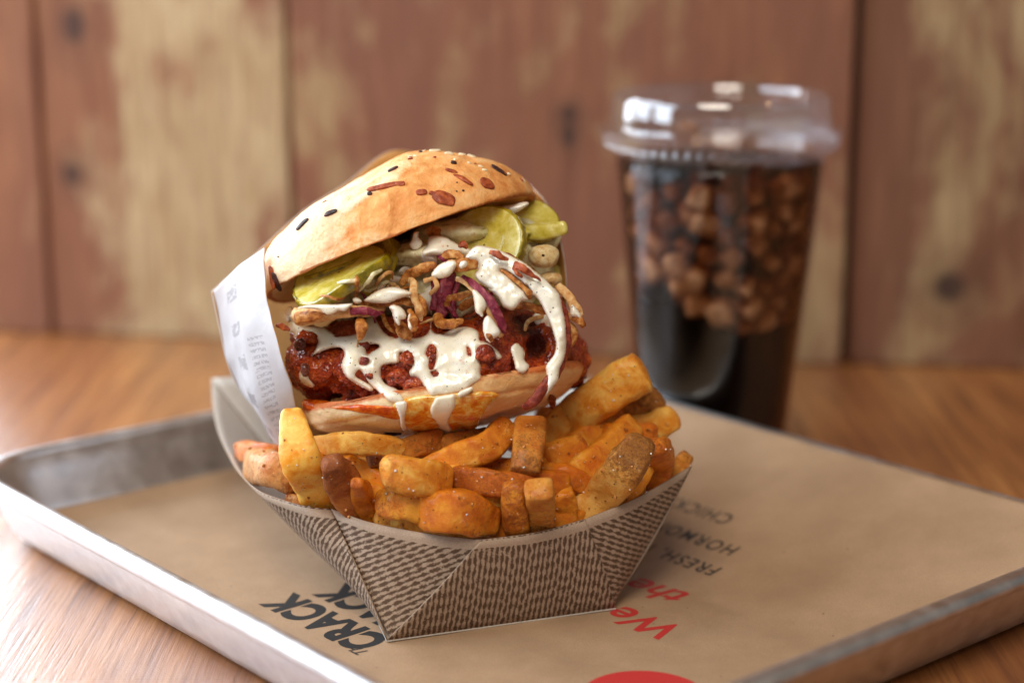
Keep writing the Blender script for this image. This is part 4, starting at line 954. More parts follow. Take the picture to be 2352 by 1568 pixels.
# strip under the arch of sauce
strand('fried_onion', [q4(890, 240, 57.3), q4(980, 235, 56.9), q4(1080, 260, 56.8), q4(1160, 300, 57.0)], [12, 17, 18, 14], m_fo, lump=.05)
arc = [q2(780, 1160, 57.3), q2(1000, 1180, 56.9), q2(1200, 1290, 56.8), q4(1120, 30, 56.7), q4(1250, 130, 56.6), q4(1345, 290, 56.6), q4(1378, 430, 56.6), q4(1375, 580, 56.6), q4(1330, 740, 56.5), q4(1260, 880, 56.4), q4(1160, 1000, 56.3), q4(1060, 1120, 56.3), q4(975, 1190, 56.5)]
strand('bacon_strip', arc, [20, 24, 22, 20, 20, 16, 14, 14, 18, 24, 26, 24, 16], m_bacon, rv=[10, 12, 12, 12, 12, 12, 12, 12, 14, 14, 16, 18, 12], n=70, lump=.05, label='dark red strip arching down the front of the burger under white sauce')
# right side curls and battered nuggets
strand('fried_onion', [q4(1290, 60, 58.2), q4(1380, 140, 58.0), q4(1450, 260, 57.8), q4(1500, 330, 57.8)], [18, 22, 22, 12], m_fo2, lump=.06)
strand('fried_onion', [q4(1370, 330, 57.8), q4(1440, 350, 57.5), q4(1500, 400, 57.4), q4(1505, 445, 57.5)], [20, 24, 18, 8], m_fo, lump=.08)
strand('fried_onion', [q4(1330, 420, 58.1), q4(1390, 470, 57.8), q4(1430, 540, 57.8), q4(1390, 600, 57.9)], [26, 28, 22, 16], m_fo, lump=.08)
strand('fried_onion', [q3(195, 425, 57.8), q3(260, 440, 57.5), q3(310, 460, 57.4)], [8, 15, 8], m_flake_b)
def nugget(px, py, dep, r, mat, seed, name='onion_nugget'):
    s = .0142; V, F = sphere(P(px, py, dep), np.array(r) * s, 20, 28, CAMAX, 2.3); n = normals(V, F)
    V = V + n * (.09 * fbm(V, 1.6, 3, seed))[:, None]; mk(name, V, F, mat, burger)
m_cream_n = mat_onion('sauce_coated_nugget', srgb(190, 128, 66), srgb(228, 200, 142), srgb(240, 226, 184))
nugget(1247, 588, 58.7, (36, 27, 30), m_cream_n, 3); nugget(1266, 640, 59.0, (26, 16, 24), m_cream_n, 5); nugget(1284, 668, 59.2, (12, 16, 18), m_cream_n, 6)
nugget(690, 790, 57.6, (12, 14, 12), m_patty, 4, 'crumb'); nugget(700, 850, 57.0, (11, 16, 12), m_patty, 9, 'crumb')

# sauce over the arch: upper right sheet, arm and dollops (their depth follows the arch)
def archplane(X, Y):
    return 56.35 + .0016 * np.abs(X - 1250) * 0 + .0025 * np.maximum(0, 640 - Y) + .0008 * np.abs(Y - 760)
arch = c2([(640, 1195), (690, 1110), (760, 1070), (860, 1078), (1000, 1128), (1120, 1185), (1230, 1245), (1330, 1330), (1440, 1425), (1560, 1540)]) + c4([(1255, 70), (1312, 150), (1330, 260), (1350, 360), (1362, 480), (1365, 600), (1348, 720), (1302, 830), (1292, 930), (1240, 1010), (1185, 1085), (1160, 1080), (1166, 980), (1186, 890), (1174, 800), (1214, 735), (1250, 690), (1268, 600), (1248, 500), (1205, 390), (1150, 265), (1085, 170), (1050, 150), (1010, 185), (950, 200), (905, 255), (850, 277), (775, 245), (725, 170), (640, 75), (560, 22)]) + c2([(900, 1500), (800, 1450), (752, 1400), (735, 1350), (765, 1300), (760, 1240), (700, 1215)])
drape('sauce', arch, .26, .17, plane=archplane, seed=22, sink=.16, wav=.45, cell=2.0, holes=[c2([(990, 1320), (1050, 1330), (1150, 1400), (1230, 1490), (1215, 1510), (1130, 1430), (1050, 1360)]), c4([(985, 60), (1005, 70), (1040, 140), (1010, 165), (985, 120)])])
strand('fried_onion', [q2(980, 1310, 56.35), q2(1080, 1370, 56.25), q2(1180, 1450, 56.2), q2(1260, 1550, 56.2), q4(1015, 110, 56.25), q4(1020, 170, 56.4)], [6, 10, 10, 12, 14, 12], m_fo, lump=.04)
for pl in (c2([(310, 1362), (345, 1300), (400, 1250), (470, 1220), (530, 1215), (560, 1245), (545, 1300), (495, 1368), (420, 1396), (350, 1388)]), c2([(568, 1272), (590, 1222), (640, 1206), (672, 1230), (668, 1275), (640, 1300), (592, 1310)])):
    drape('sauce', pl, .24, .2, plane=56.25, seed=24, sink=.15)
drape('sauce', c4([(482, 85), (530, 90), (575, 130), (618, 190), (622, 255), (590, 300), (588, 340), (555, 325), (520, 292), (505, 220), (490, 160)]), .22, .18, plane=56.15, seed=25, sink=.1)
drape('sauce', c4([(600, 365), (625, 330), (660, 345), (705, 405), (748, 470), (742, 520), (695, 545), (660, 585), (632, 570), (605, 520), (590, 450)]), .24, .2, plane=56.15, seed=26, sink=.1)
strand('fried_onion', [q4(625, 500, 55.98), q4(640, 530, 55.9), q4(665, 560, 55.95)], [8, 14, 10], m_fo, lump=.04)
drape('sauce', c3([(1000, 195), (1060, 140), (1140, 90), (1250, 65), (1360, 80), (1450, 110), (1440, 140), (1340, 170), (1240, 212), (1120, 216)]), .26, .2, plane=56.5, seed=27, sink=.15)
drape('sauce', c3([(892, 180), (925, 158), (965, 175), (985, 200), (955, 218), (912, 212)]), .16, .14, plane=56.4, seed=28, sink=.1)
drape('sauce', c3([(1245, 245), (1300, 225), (1370, 260), (1400, 320), (1392, 360), (1350, 372), (1340, 420), (1305, 400), (1280, 350), (1262, 290)]), .26, .2, plane=56.3, seed=29, sink=.15)
drape('sauce', c3([(1412, 360), (1430, 300), (1448, 320), (1440, 380), (1462, 430), (1448, 465), (1418, 440)]), .14, .1, plane=56.0, seed=31, sink=.1)
drape('sauce', c4([(1400, 255), (1420, 222), (1462, 255), (1508, 320), (1505, 370), (1450, 350), (1400, 330)]), .2, .15, plane=57.5, seed=32, sink=.15)
drape('sauce', c3([(380, 262), (480, 236), (620, 228), (760, 225), (900, 218), (880, 250), (830, 290), (770, 285), (720, 315), (660, 320), (610, 285), (540, 270), (460, 262)]), .14, .12, plane=56.15, seed=33, sink=.12)
# browned flakes stuck in the sauce
for pts, w_ in ((([q2(890, 1135, 56.2), q2(960, 1165, 56.05), q2(1040, 1205, 56.1)]), [10, 17, 8]), (([q2(1120, 1255, 56.15), q2(1210, 1290, 56.0), q2(1300, 1360, 56.0), q2(1365, 1415, 56.05)]), [14, 17, 13, 6]), (([q2(1115, 1290, 56.15), q2(1150, 1340, 56.0), q2(1190, 1365, 56.05)]), [8, 11, 8])):
    strand('onion_flake', pts, w_, m_flake_b, rv=[7] * 3, lump=.05)
# crumbs glazed with red sauce, poking through the pour
for k, (x, y, r) in enumerate([(706, 781, 26), (771, 782, 13), (835, 800, 12), (937, 822, 18), (915, 868, 26), (950, 885, 24), (990, 800, 11), (993, 818, 9), (1001, 858, 8), (848, 862, 12), (838, 828, 9), (1114, 812, 24)]):
    z = samp(DS, x, y) - .12; s = .0142
    V, F = sphere(P(x, y, float(z)), np.array([r, r * .8, r * .7]) * s, 22, 30, CAMAX, 2.2); n = normals(V, F)
    f1 = fbm(V, 4.2, 4, 70 + k, .6); V = V + n * (.16 * f1)[:, None]
    mk('crumb', V, F, m_patty, burger, attrs={'cav': np.clip(.5 + f1, 0, 1)})

# toppings on the top bun
def on_bun(px, py):
    h = bun_bvh.ray_cast(Vector(CAM), Vector(ray(px, py))); 
    return (None, None) if h[0] is None else (np.array(h[0]), np.array(h[1]))
def flake(px, py, lx, ly, ang, mat, name='onion_flake', h=.05, lump=.03):
    p, n_ = on_bun(px, py)
    if p is None: return
    if n_ @ FWD > 0: n_ = -n_
    a = cos(ang) * RGT + sin(ang) * UPV; a = a - n_ * (a @ n_); a /= np.linalg.norm(a); b = np.cross(n_, a); s = .0142
    V, F = sphere(p + n_ * h * .4, (lx * s / 2, ly * s / 2, h), 10, 18, [a, b, n_], 2.6)
    V = V + lump * np.stack([noise(V, 4, k) for k in (1, 2, 3)], -1)
    mk(name, V, F, mat, tbun)
for (c, x, y, lx, ly, an, m) in [(1, 318, 1385, 46, 14, 100, m_flake_b), (1, 358, 1430, 38, 14, 100, m_flake_d), (1, 610, 870, 30, 10, 35, m_flake_d), (1, 890, 756, 26, 12, 20, m_flake_d), (1, 1275, 565, 13, 10, 0, m_poppy), (1, 1430, 492, 70, 11, 8, m_flake_b), (1, 1500, 328, 20, 8, 25, m_flake_d),
        (1, 1570, 470, 20, 8, -10, m_flake_b), (2, 525, 264, 14, 12, 0, m_poppy), (2, 500, 345, 26, 7, -30, m_flake_b), (2, 620, 425, 44, 9, -44, m_flake_b), (2, 850, 466, 27, 25, 20, m_flake_b), (2, 965, 338, 34, 18, -35, m_flake_d), (2, 430, 610, 44, 24, -20, m_flake_b), (2, 350, 575, 26, 9, -25, m_flake_b),
        (2, 150, 140, 22, 10, 10, m_seed), (2, 230, 150, 12, 9, 0, m_seed), (2, 345, 150, 20, 12, 15, m_seed), (2, 480, 180, 17, 9, 0, m_seed), (2, 610, 190, 15, 9, 0, m_seed), (2, 700, 205, 18, 8, -20, m_seed), (2, 200, 160, 10, 8, 0, m_poppy), (2, 555, 460, 4, 4, 0, m_poppy), (2, 615, 541, 5, 5, 0, m_poppy), (2, 555, 543, 4, 3, 0, m_poppy), (1, 825, 645, 12, 8, 0, m_flake_b), (1, 380, 1185, 4, 4, 0, m_poppy), (2, 210, 555, 22, 12, 10, m_flake_b)]:
    px, py = (551.25 + .2344 * x, 312.4 + .2344 * y) if c == 1 else (918.75 + .2344 * x, 312.4 + .2344 * y)
    flake(px, py, lx * (1.25 if lx > 16 else 1), ly * (1.3 if lx > 16 else 1), radians(an), m, name='onion_flake' if m in (m_flake_b, m_flake_d) else 'seed', h=.05 if lx > 12 else .03)
for k in range(16):
    x = r3.uniform(930, 1215); y = 352 + ((x - 960) / 250) ** 2 * 62 + abs(r3.normal()) * 5 + 5
    flake(x, y, r3.uniform(7, 14), r3.uniform(5, 8), r3.uniform(0, 3), m_seed if k % 3 else m_flake_b, name='seed' if k % 3 else 'onion_flake', h=.035)
for pts, w_ in (([q3(1105, 1425, 57.0), q3(1160, 1440, 56.9), q3(1210, 1450, 56.9)], [9, 14, 9]), ([q3(1215, 1415, 56.8), q3(1275, 1420, 56.75), q3(1345, 1430, 56.8)], [12, 16, 7])):
    strand('onion_flake', [(a, b, float(samp(DS, a, b)) - .05) for a, b, c in pts], w_, m_flake_d, rv=[8, 8, 8], lump=.03)

# ------------------------------------------------------------------ paper wrapper
wrap = thing('burger_wrapper', 'white printed paper wrapper with a tan inside, open at the front around the burger', 'wrapper', (-6, 62, 5))
M = Mat('white_wrapper_print'); n_ = M.noise(M.co(), 2, 3)
uvn = M.n('ShaderNodeSeparateXYZ', {0: M.co(kind='UV')}); U_, V_ = uvn.outputs[0], uvn.outputs[1]
lines = M.math('GREATER_THAN', M.math('FRACT', M.math('MULTIPLY', V_, 5.2)), .45)
letters = M.math('GREATER_THAN', M.noise(M.co(sc=(9, 16, 1), kind='UV'), 1.0, 2, .6), .47)
blk = M.math('MULTIPLY', M.math('MULTIPLY', M.math('GREATER_THAN', U_, .9), M.math('LESS_THAN', U_, 1.75)), M.math('MULTIPLY', M.math('GREATER_THAN', V_, 1.0), M.math('LESS_THAN', V_, 4.6)))
word = M.math('MULTIPLY', M.math('MULTIPLY', M.math('GREATER_THAN', U_, 2.15), M.math('LESS_THAN', U_, 2.75)), M.math('GREATER_THAN', M.math('SINE', M.math('MULTIPLY', V_, 5.2)), .35))
word = M.math('MULTIPLY', word, M.math('GREATER_THAN', M.noise(M.co(sc=(4, 6, 1), kind='UV'), 1.0, 2, .6), .44))
ink = M.math('ADD', M.math('MULTIPLY', M.math('MULTIPLY', lines, letters), M.math('MULTIPLY', blk, .42)), M.math('MULTIPLY', word, .5), clamp=True)
col = M.mix(ink, srgb(204, 205, 210), srgb(86, 94, 106))
def paper(M, col, tcol, rough, nb, f):
    M.pbr(col=col, rough=rough, spec=.4, nrm=nb); b = M.out.inputs[0].links[0].from_socket
    t = M.n('ShaderNodeBsdfTranslucent', {0: tcol}).outputs[0]; M.surf(M.n('ShaderNodeMixShader', {0: f, 1: b, 2: t}).outputs[0]); return M.m
m_wo = paper(M, col, (.9, .85, .75, 1), .45, M.bump(n_, .05, .5), .3)
M = Mat('tan_wrapper_inside'); n_ = M.noise(M.co(), 1.2, 4)
m_wi = paper(M, M.ramp(n_, [(.3, srgb(186, 126, 56)), (.7, srgb(222, 166, 88))]), (.85, .55, .25, 1), .38, M.bump(n_, .08, .6), .4)
def sheet(rows, nu, nv, uvs=None):
    """rows: list of rows of (px,py,dep) or xyz; smooth surface through them"""
    R = np.array([[P(*p) for p in r] for r in rows]); A1 = np.array([catmull(r, nu) for r in R]); G = np.array([catmull(A1[:, k], nv) for k in range(nu)]).transpose(1, 0, 2)
    return G
# outer left flap: rows from top to bottom, columns from the front edge to the left fold
rows = [[(605, 570, 58.6), (570, 592, 59.0), (535, 625, 59.8), (490, 666, 60.8)],
        [(612, 690, 57.4), (578, 700, 58.0), (540, 722, 59.2), (503, 742, 60.8)],
        [(642, 790, 56.6), (600, 800, 57.5), (556, 812, 59.0), (520, 822, 60.9)],
        [(667, 885, 57.0), (628, 900, 57.9), (585, 915, 58.9), (548, 890, 61.0)],
        [(700, 985, 58.7), (660, 1000, 59.2), (625, 1000, 60.0), (590, 945, 61.0)],
        [(712, 1050, 60.0), (680, 1065, 60.4), (650, 1060, 60.8), (625, 1010, 61.2)]]
G = sheet(rows, 40, 60)
G += .10 * np.stack([noise(G, .55, k) for k in (81, 82, 83)], -1) + .045 * np.stack([noise(G, 1.5, k) for k in (81, 82, 83)], -1)
uu = np.linspace(0, 3.4, 40)[None, :].repeat(60, 0); vv = np.linspace(7, 0, 60)[:, None].repeat(40, 1)
nrm0 = normals(G.reshape(-1, 3), gridfaces(60, 40)).mean(0)
V, F, mi = shell(G, .03, flip=bool(nrm0 @ FWD > 0))
mk('front_flap', V, F, [m_wo, m_wi], wrap, midx=mi, uv=np.vstack([np.stack([uu.ravel(), vv.ravel()], -1)] * 2))
# back sheet: from the left fold round behind the burger to the right edge
rows = [[(489, 667, 60.8), (605, 568, 63.0), (696, 486, 64.8), (795, 421, 66.2), (900, 347, 66.8), (1000, 364, 67.0), (1100, 372, 66.6), (1175, 395, 65.0), (1232, 440, 62.8), (1262, 478, 61.2)],
        [(503, 742, 60.8), (610, 650, 64.0), (700, 600, 66.0), (800, 560, 67.2), (905, 520, 67.6), (1000, 500, 67.6), (1100, 500, 67.0), (1180, 500, 65.2), (1250, 530, 62.6), (1288, 560, 60.6)],
        [(520, 822, 60.9), (620, 760, 64.4), (710, 740, 66.4), (800, 700, 67.3), (905, 680, 67.6), (1000, 660, 67.4), (1100, 650, 66.6), (1180, 640, 65.0), (1260, 640, 62.4), (1300, 640, 60.4)],
        [(548, 890, 61.0), (640, 860, 64.2), (720, 840, 66.0), (810, 820, 66.8), (905, 800, 67.0), (1000, 780, 66.6), (1100, 780, 65.8), (1180, 770, 64.6), (1255, 750, 62.6), (1300, 730, 61.0)],
        [(590, 945, 61.0), (665, 950, 63.4), (740, 945, 64.8), (820, 935, 65.4), (905, 925, 65.4), (1000, 910, 65.0), (1100, 900, 64.4), (1170, 890, 63.6), (1235, 860, 62.6), (1290, 830, 61.6)],
        [(625, 1010, 61.2), (690, 1015, 62.6), (760, 1020, 63.4), (830, 1010, 63.6), (905, 1000, 63.6), (1000, 990, 63.4), (1080, 980, 63.0), (1140, 965, 62.6), (1200, 945, 62.2), (1260, 910, 61.8)]]
G = sheet(rows, 90, 60); G += .05 * np.stack([noise(G, .5, k) for k in (84, 85, 86)], -1)
nrm0 = normals(G.reshape(-1, 3), gridfaces(60, 90)).mean(0)
V, F, mi = shell(G, .03, flip=bool(nrm0 @ FWD > 0)); F = F; mi = 1 - mi
uu = np.linspace(0, 14, 90)[None, :].repeat(60, 0); vv = np.linspace(7, 0, 60)[:, None].repeat(90, 1)
mk('back_sheet', V, F, [m_wo, m_wi], wrap, midx=mi, uv=np.vstack([np.stack([uu.ravel(), vv.ravel()], -1)] * 2))
# ------------------------------------------------------------------ fries
fry_m = {
 'gold': mat_fry('fry_golden', srgb(208, 106, 12), srgb(234, 148, 36), srgb(250, 196, 96), srgb(168, 74, 14), cr=.55),
 'pale': mat_fry('fry_pale_yellow', srgb(230, 124, 10), srgb(240, 152, 26), srgb(250, 196, 92), srgb(204, 104, 18), rough=.30, cr=.85, bumpd=.03),
 'orange': mat_fry('fry_orange_spiced', srgb(196, 92, 6), srgb(222, 124, 16), srgb(238, 160, 44), srgb(142, 60, 10), cr=.50),
 'skin': mat_fry('fry_with_brown_skin', srgb(204, 112, 26), srgb(222, 146, 52), srgb(238, 180, 92), srgb(112, 56, 14), cr=.42, bumpd=.11, rough=.45),
 'crisp': mat_fry('fry_rough_crust', srgb(176, 88, 28), srgb(206, 124, 52), srgb(230, 168, 98), srgb(128, 58, 18), cr=.5, bumpd=.14, rough=.45),
}
FV = []
FG = 'fries heaped in the food boat'
RIM = proj(np.vstack([catmull(leftr[::-1], 60), catmull(front, 90)]))
def behind_rim(p, half):                 # keep a fry inside the card: never in front of the rim next to it
    d = np.hypot(RIM[:, 0] - p[0], RIM[:, 1] - p[1]); k = np.argmin(d); need = RIM[k, 2] + .25 + half
    f = float(np.clip((90 - d[k]) / 50, 0, 1))
    ry = RIM[np.argmin(abs(RIM[:, 0] - p[0])), 1]
    if p[1] > ry - 25: f = 1.0; need += .010 * (p[1] - ry + 25)
    return (p[0], p[1], p[2] + max(0, need - p[2]) * f)
def fry(pts, w, mat, label, h=.85, roll=0.0, ends=(1, 1), seed=0, lump=.09, crust=(.5, .1, .5), e=4.2, taper=None, up=None, cap=1.0):
    pts = [behind_rim(p, w * .0139 / 2 * h) for p in pts]
    W_ = np.array([P(*p) for p in pts]); dm = np.mean([p[2] for p in pts]); s = dm / FPX; r = w * s / 2 * .94
    pr = np.array([.94, 1.02, 1.0, 1.03, .94]) if taper is None else np.array(taper, float)
    upv = float(roll) if up is None else camdir(*up)
    V, F = sweep(W_, pr * r, pr * r * h, up=upv, n=34, seg=28, e=e, cap=6, capround=.75 * cap)
    T = [];
    L = np.linalg.norm(W_[-1] - W_[0]); ax = (W_[-1] - W_[0]) / L
    t = np.clip(((V - W_[0]) @ ax) / L, -.1, 1.1)
    off = np.array([seed * 3.7, seed * 1.9, 0])
    V = V + lump * np.stack([fbm(V + off, .7, 3, 90 + k) for k in range(3)], -1) * 1.6 + lump * .75 * np.stack([fbm(V + off, 2.8, 4, 95 + k) for k in range(3)], -1)
    cr = np.interp(t, [-.1, 0, .5, 1, 1.1], [crust[0] + .15, crust[0], crust[1], crust[2], crust[2] + .15]) + .35 * fbm(V + off, .8, 3, 99)
    o = mk('french_fry', V, F, fry_m[mat], attrs={'crust': cr}); FV.append((V, F))
    return tag(o, label, 'french fry', FG)
r4 = np.random.default_rng(3)
L_ = [
 # pts, width px, material, label, kw
 ([(672, 950, 57.2), (690, 1050, 56.6), (716, 1105, 56.4), (742, 1175, 56.8)], 98, 'pale', 'wide pale yellow fry standing upright at the front left, against the wrapper', dict(h=.55, taper=[.60, 1.0, 1.06, .92, .74], crust=(.25, 0, .1))),
 ([(590, 1072, 57.6), (640, 1082, 58.4), (700, 1095, 59.4)], 92, 'crisp', 'rough crusted stubby fry end at the left corner of the boat', dict(h=.9, crust=(.7, .5, .4), lump=.11, e=3.0)),
 ([(556, 1036, 60.0), (610, 1040, 60.2), (690, 1044, 60.4)], 50, 'orange', 'reddish thin fry lying behind the rough crusted stub at the far left', dict(crust=(.5, .2, .3))),
 ([(660, 1146, 56.9), (700, 1158, 57.2), (760, 1170, 57.6)], 34, 'crisp', 'small crumbly fry piece at the left rim under the pale upright fry', dict(lump=.09)),
 ([(762, 1062, 56.1), (790, 1110, 55.8), (835, 1180, 56.2), (845, 1200, 56.8)], 84, 'crisp', 'fry with a blistered brown tip just right of the pale upright fry', dict(h=.8, taper=[.72, 1.05, 1, .9, .8], crust=(.9, .35, 0), lump=.08)),
 ([(822, 1108, 55.3), (832, 1140, 55.2), (846, 1190, 55.6)], 50, 'orange', 'small orange fry piece wedged at the rim, left of centre', dict(taper=[.6, 1, 1.05, 1, .7], crust=(.6, .3, .4), lump=.08)),
 ([(722, 1026, 57.6), (800, 1018, 57.2), (870, 1022, 57.4), (930, 1040, 58)], 54, 'gold', 'long golden fry lying flat under the left side of the bottom bun', dict(h=.8, crust=(.2, .1, .3))),
 ([(862, 1052, 58.0), (930, 1036, 57.9), (1010, 1010, 58.4)], 58, 'skin', 'speckled brown fry under the middle of the bottom bun', dict(crust=(.7, .4, .5), lump=.09)),
 ([(1028, 1014, 58.2), (1060, 1010, 58.3), (1110, 1000, 58.8)], 46, 'skin', 'stubby olive brown fry tucked under the bun, right of the speckled one', dict(crust=(.4, .4, .6))),
 ([(800, 1075, 58.4), (850, 1100, 58.2), (930, 1140, 58.2), (985, 1160, 58.6)], 74, 'pale', 'smooth yellow fry slanting behind the blocky front fry', dict(crust=(.2, .0, .1))),
 ([(902, 1084, 55.9), (960, 1092, 56.0), (1010, 1098, 56.5)], 92, 'gold', 'short blocky golden fry pointing left in the front middle', dict(h=.85, crust=(.45, .2, .1), e=3.0, lump=.07)),
 ([(985, 1100, 57.0), (1030, 1106, 57.2), (1080, 1110, 57.6)], 92, 'pale', 'pale yellow fry end right behind the short blocky one', dict(h=.6, crust=(0, 0, .1))),
 ([(990, 1078, 57.9), (1060, 1052, 57.4), (1120, 1028, 57.5), (1160, 990, 58.2)], 74, 'gold', 'thick arched golden fry under the middle of the bun', dict(h=.9, crust=(.3, .1, .4), lump=.08)),
 ([(1216, 975, 57.9), (1214, 1030, 56.9), (1206, 1082, 56.5)], 78, 'skin', 'square ended fry with dark skin hanging down below the bun', dict(h=.7, taper=[1, 1.02, 1, .98, .92], crust=(.0, .5, .75), e=5, lump=.05, cap=.35)),
 ([(1052, 1098, 56.9), (1120, 1106, 56.5), (1200, 1112, 56.7), (1290, 1112, 57.4)], 66, 'orange', 'long dark orange fry lying across the middle of the boat', dict(crust=(.75, .5, .1), lump=.07)),
 ([(1215, 1060, 59.0), (1270, 1044, 58.8), (1325, 1022, 59.0)], 68, 'gold', 'short fry with a rounded right end behind the hanging dark skinned fry', dict(crust=(.2, .2, .5))),
 ([(1282, 985, 61.2), (1350, 930, 60.4), (1420, 885, 60.0), (1470, 856, 59.9)], 106, 'gold', 'largest golden fry leaning up at the right towards the cup', dict(h=.8, taper=[.9, 1, 1.0, .98, .93], crust=(0, .05, .2), e=3.0, lump=.08, cap=.5)),
 ([(1500, 915, 61.6), (1460, 945, 61.6), (1400, 985, 61.8)], 84, 'skin', 'brown skinned fry tip behind the largest fry', dict(h=.7, crust=(.95, .3, .1))),
 ([(1536, 958, 61.4), (1490, 980, 61.2), (1420, 992, 61.2)], 72, 'gold', 'smooth rounded fry end sticking out at the far right of the heap', dict(crust=(.1, .0, .2))),
 ([(1300, 1112, 58.2), (1350, 1068, 58.4), (1400, 1030, 59.0), (1440, 985, 60.0)], 78, 'gold', 'long fry slanting up right with a pale rounded lower end', dict(h=.9, crust=(.1, .2, .2), lump=.07)),
 ([(1466, 1022, 56.9), (1430, 1075, 56.6), (1375, 1140, 56.4), (1318, 1200, 56.6)], 96, 'skin', 'big speckled fry with a dark burnt tip slanting down to the front rim', dict(h=.8, taper=[.78, 1.05, 1.0, 1.0, .9], crust=(1.0, .12, .0), lump=.09)),
 ([(1512, 1022, 57.6), (1514, 1060, 57.4), (1506, 1110, 57.8)], 74, 'orange', 'knobbly orange fry tip at the right end of the boat', dict(taper=[.7, 1, 1, .95, .9], crust=(.55, .35, .3), lump=.11)),
 ([(1572, 1052, 58.0), (1550, 1085, 57.8), (1515, 1120, 58)], 40, 'skin', 'thin fry corner at the right tip of the boat', dict(crust=(.4, .2, .2))),
 ([(1474, 1075, 57.9), (1450, 1120, 57.6), (1420, 1165, 57.6)], 56, 'pale', 'yellow fry half hidden behind the big speckled one', dict(crust=(.1, 0, .1))),
 ([(1180, 1118, 55.9), (1184, 1170, 55.4), (1190, 1230, 56.0)], 62, 'orange', 'dark upright fry stub at the front, between the wedge and the pale stub', dict(crust=(.85, .75, .5), lump=.09, e=3)),
 ([(1240, 1122, 55.4), (1242, 1165, 55.1), (1246, 1225, 55.6)], 72, 'skin', 'pale square topped fry stub standing at the front rim, right of centre', dict(crust=(.2, .35, .6), e=4.5, lump=.06, cap=.4)),
 ([(886, 1152, 55.4), (930, 1154, 55.5), (985, 1162, 56.0)], 80, 'orange', 'round ended orange fry at the front rim with a brown scab', dict(crust=(.55, .35, .1), lump=.07)),
 ([(952, 1174, 55.1), (1040, 1172, 54.75), (1122, 1194, 55.1)], 106, 'orange', 'large orange wedge resting on the middle of the front rim', dict(h=.8, taper=[.45, .95, 1.05, 1.0, .75], crust=(.2, .2, .4), lump=.08)),
 ([(1258, 1082, 58.2), (1300, 1090, 58.0), (1340, 1110, 58.2)], 60, 'orange', 'orange fry deep in the heap beside the hanging dark skinned one', dict(crust=(.4, .2, .4))),
 ([(1290, 1135, 57.0), (1300, 1170, 56.7), (1290, 1225, 56.9)], 62, 'orange', 'deep orange fry in the shade left of the big speckled one', dict(crust=(.3, .3, .4))),
 ([(1250, 1010, 60.4), (1290, 965, 60.6), (1345, 920, 61.2)], 72, 'gold', 'blurred golden fry between the bun and the largest fry', dict(crust=(.2, .1, .2))),
 ([(1050, 1142, 56.9), (1100, 1148, 56.7), (1160, 1150, 57.0)], 64, 'gold', 'fry under the long dark orange one', dict(crust=(.1, .1, .3))),
 ([(1100, 1070, 58.2), (1170, 1080, 58.2), (1240, 1075, 58.4)], 60, 'orange', 'fry passing behind the hanging dark skinned one', dict(crust=(.3, .3, .3))),
 ([(1290, 1050, 60.2), (1350, 1010, 60.4), (1410, 965, 60.9)], 80, 'gold', 'golden fry in the shade right below the largest fry', dict(crust=(.2, .1, .3))),
 ([(1400, 1000, 60.0), (1440, 1010, 60.0), (1490, 1005, 60.4)], 66, 'orange', 'dark orange fry in the shade behind the burnt tip', dict(crust=(.4, .4, .4))),
]
for k, (pts, wd, mt, lb, kw) in enumerate(L_): fry(pts, wd, mt, lb, seed=k, **kw)
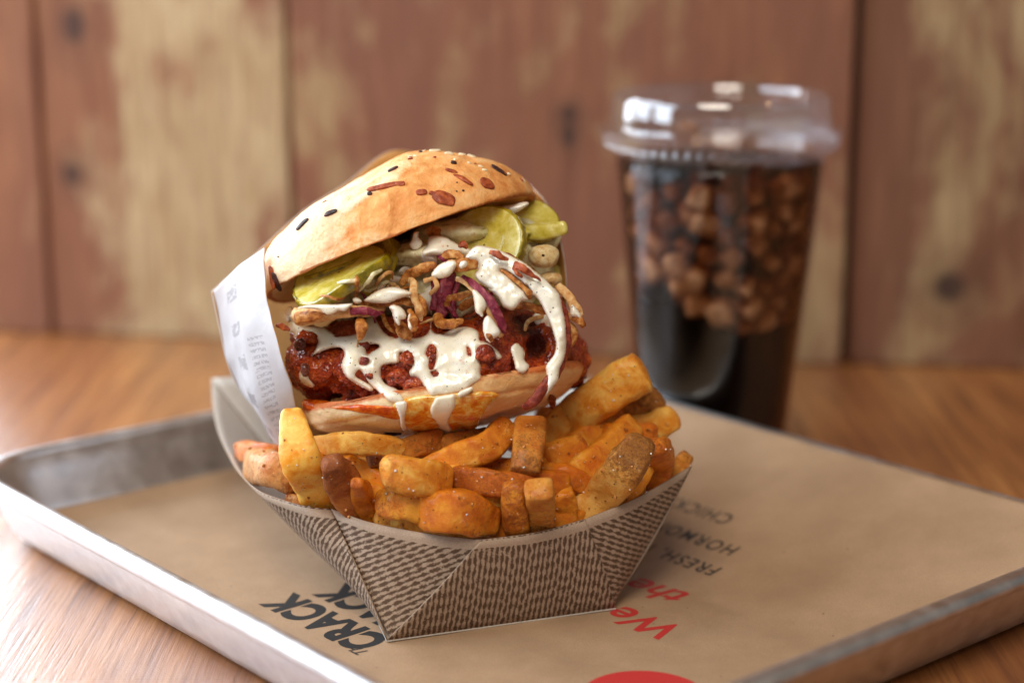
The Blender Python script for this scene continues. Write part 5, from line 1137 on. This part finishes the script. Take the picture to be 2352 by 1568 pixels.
# the rest of the heap, lower in the boat
low = [([(700, 1110, 58.6), (800, 1130, 58.2), (900, 1150, 57.8)], 70), ([(880, 1190, 57.0), (980, 1204, 56.6), (1080, 1214, 56.8)], 60), ([(1070, 1206, 57.4), (1160, 1204, 57.2), (1250, 1192, 57.6)], 66),
 ([(1120, 1130, 58.4), (1220, 1140, 58.4), (1330, 1130, 58.8)], 66), ([(760, 1060, 60.0), (860, 1080, 59.6), (980, 1090, 59.6)], 70), ([(960, 1030, 60.6), (1060, 1060, 60.2), (1160, 1080, 60.2)], 70),
 ([(1180, 1000, 61.4), (1260, 1030, 61.0), (1360, 1060, 60.8)], 72), ([(1380, 1080, 60.2), (1440, 1060, 60.4), (1510, 1050, 60.8)], 70), ([(640, 1050, 62.0), (740, 1040, 62.2), (860, 1030, 62.6)], 68),
 ([(1340, 1100, 58.8), (1400, 1130, 58.4), (1460, 1130, 58.6)], 62), ([(700, 1010, 64.4), (800, 1010, 64.6), (900, 1000, 65.0)], 70), ([(1250, 960, 64.0), (1330, 950, 64.2), (1400, 930, 64.6)], 66), ([(1180, 1180, 57.3), (1260, 1200, 57.0), (1330, 1195, 57.2)], 56), ([(940, 1130, 58.6), (1030, 1140, 58.4), (1120, 1150, 58.4)], 70)]
where = ['under the left end of the bottom bun', 'against the front rim, left of the wedge', 'against the front rim, right of the wedge', 'behind the dark upright stub', 'under the middle of the bun, deep left', 'in the dark gap under the bun middle',
 'deep behind the hanging dark skinned fry', 'between the burnt tip and the boat tip', 'at the back left beside the wrapper', 'under the big speckled fry', 'at the very back behind the bun', 'below the foot of the largest fry', 'at the rim under the pale square stub', 'in the centre under the blocky front fry']
for k, (pts, wd) in enumerate(low):
    fry(pts, wd, ['orange', 'gold', 'orange', 'skin'][k % 4], 'buried fry low in the heap, ' + where[k], seed=50 + k, crust=(.4, .3, .4))

# salt grains and fried crumbs clinging to the fries and the rim
aV, aF, off = [], [], 0
for V, F in FV: aV += V.tolist(); aF += [tuple(int(i) + off for i in f) for f in F]; off += len(V)
fb = BVHTree.FromPolygons(aV, aF)
def grains(name, count, size, mat, seed, label):
    r_ = np.random.default_rng(seed); Vs, Fs, off = [], [], 0
    cube = np.array([[x, y, z] for x in (-1, 1) for y in (-1, 1) for z in (-1, 1)], float); cf = [[0, 1, 3, 2], [4, 6, 7, 5], [0, 4, 5, 1], [2, 3, 7, 6], [0, 2, 6, 4], [1, 5, 7, 3]]
    for k in range(count):
        h = fb.ray_cast(Vector(CAM), Vector(ray(r_.uniform(530, 1600), r_.uniform(830, 1225))))
        if h[0] is None: continue
        q, _ = np.linalg.qr(r_.normal(size=(3, 3))); s = size * r_.uniform(.5, 1.4)
        Vs.append((cube * s * r_.uniform(.6, 1.2, 3)) @ q + np.array(h[0]) + np.array(h[1]) * s * .4); Fs += [[i + off for i in f] for f in cf]; off += 8
    o = mk(name, np.vstack(Vs), Fs, mat, smooth=False); return tag(o, label, 'salt' if 'salt' in name else 'crumbs', kind='stuff')
grains('salt_grains', 110, .019, flat('salt_crystal', (.92, .89, .84, 1), .15, sss=.3), 4, 'fine white salt grains scattered over the fries')
grains('fry_crumbs', 160, .035, m_fo, 5, 'tiny browned crumbs clinging to the fries')
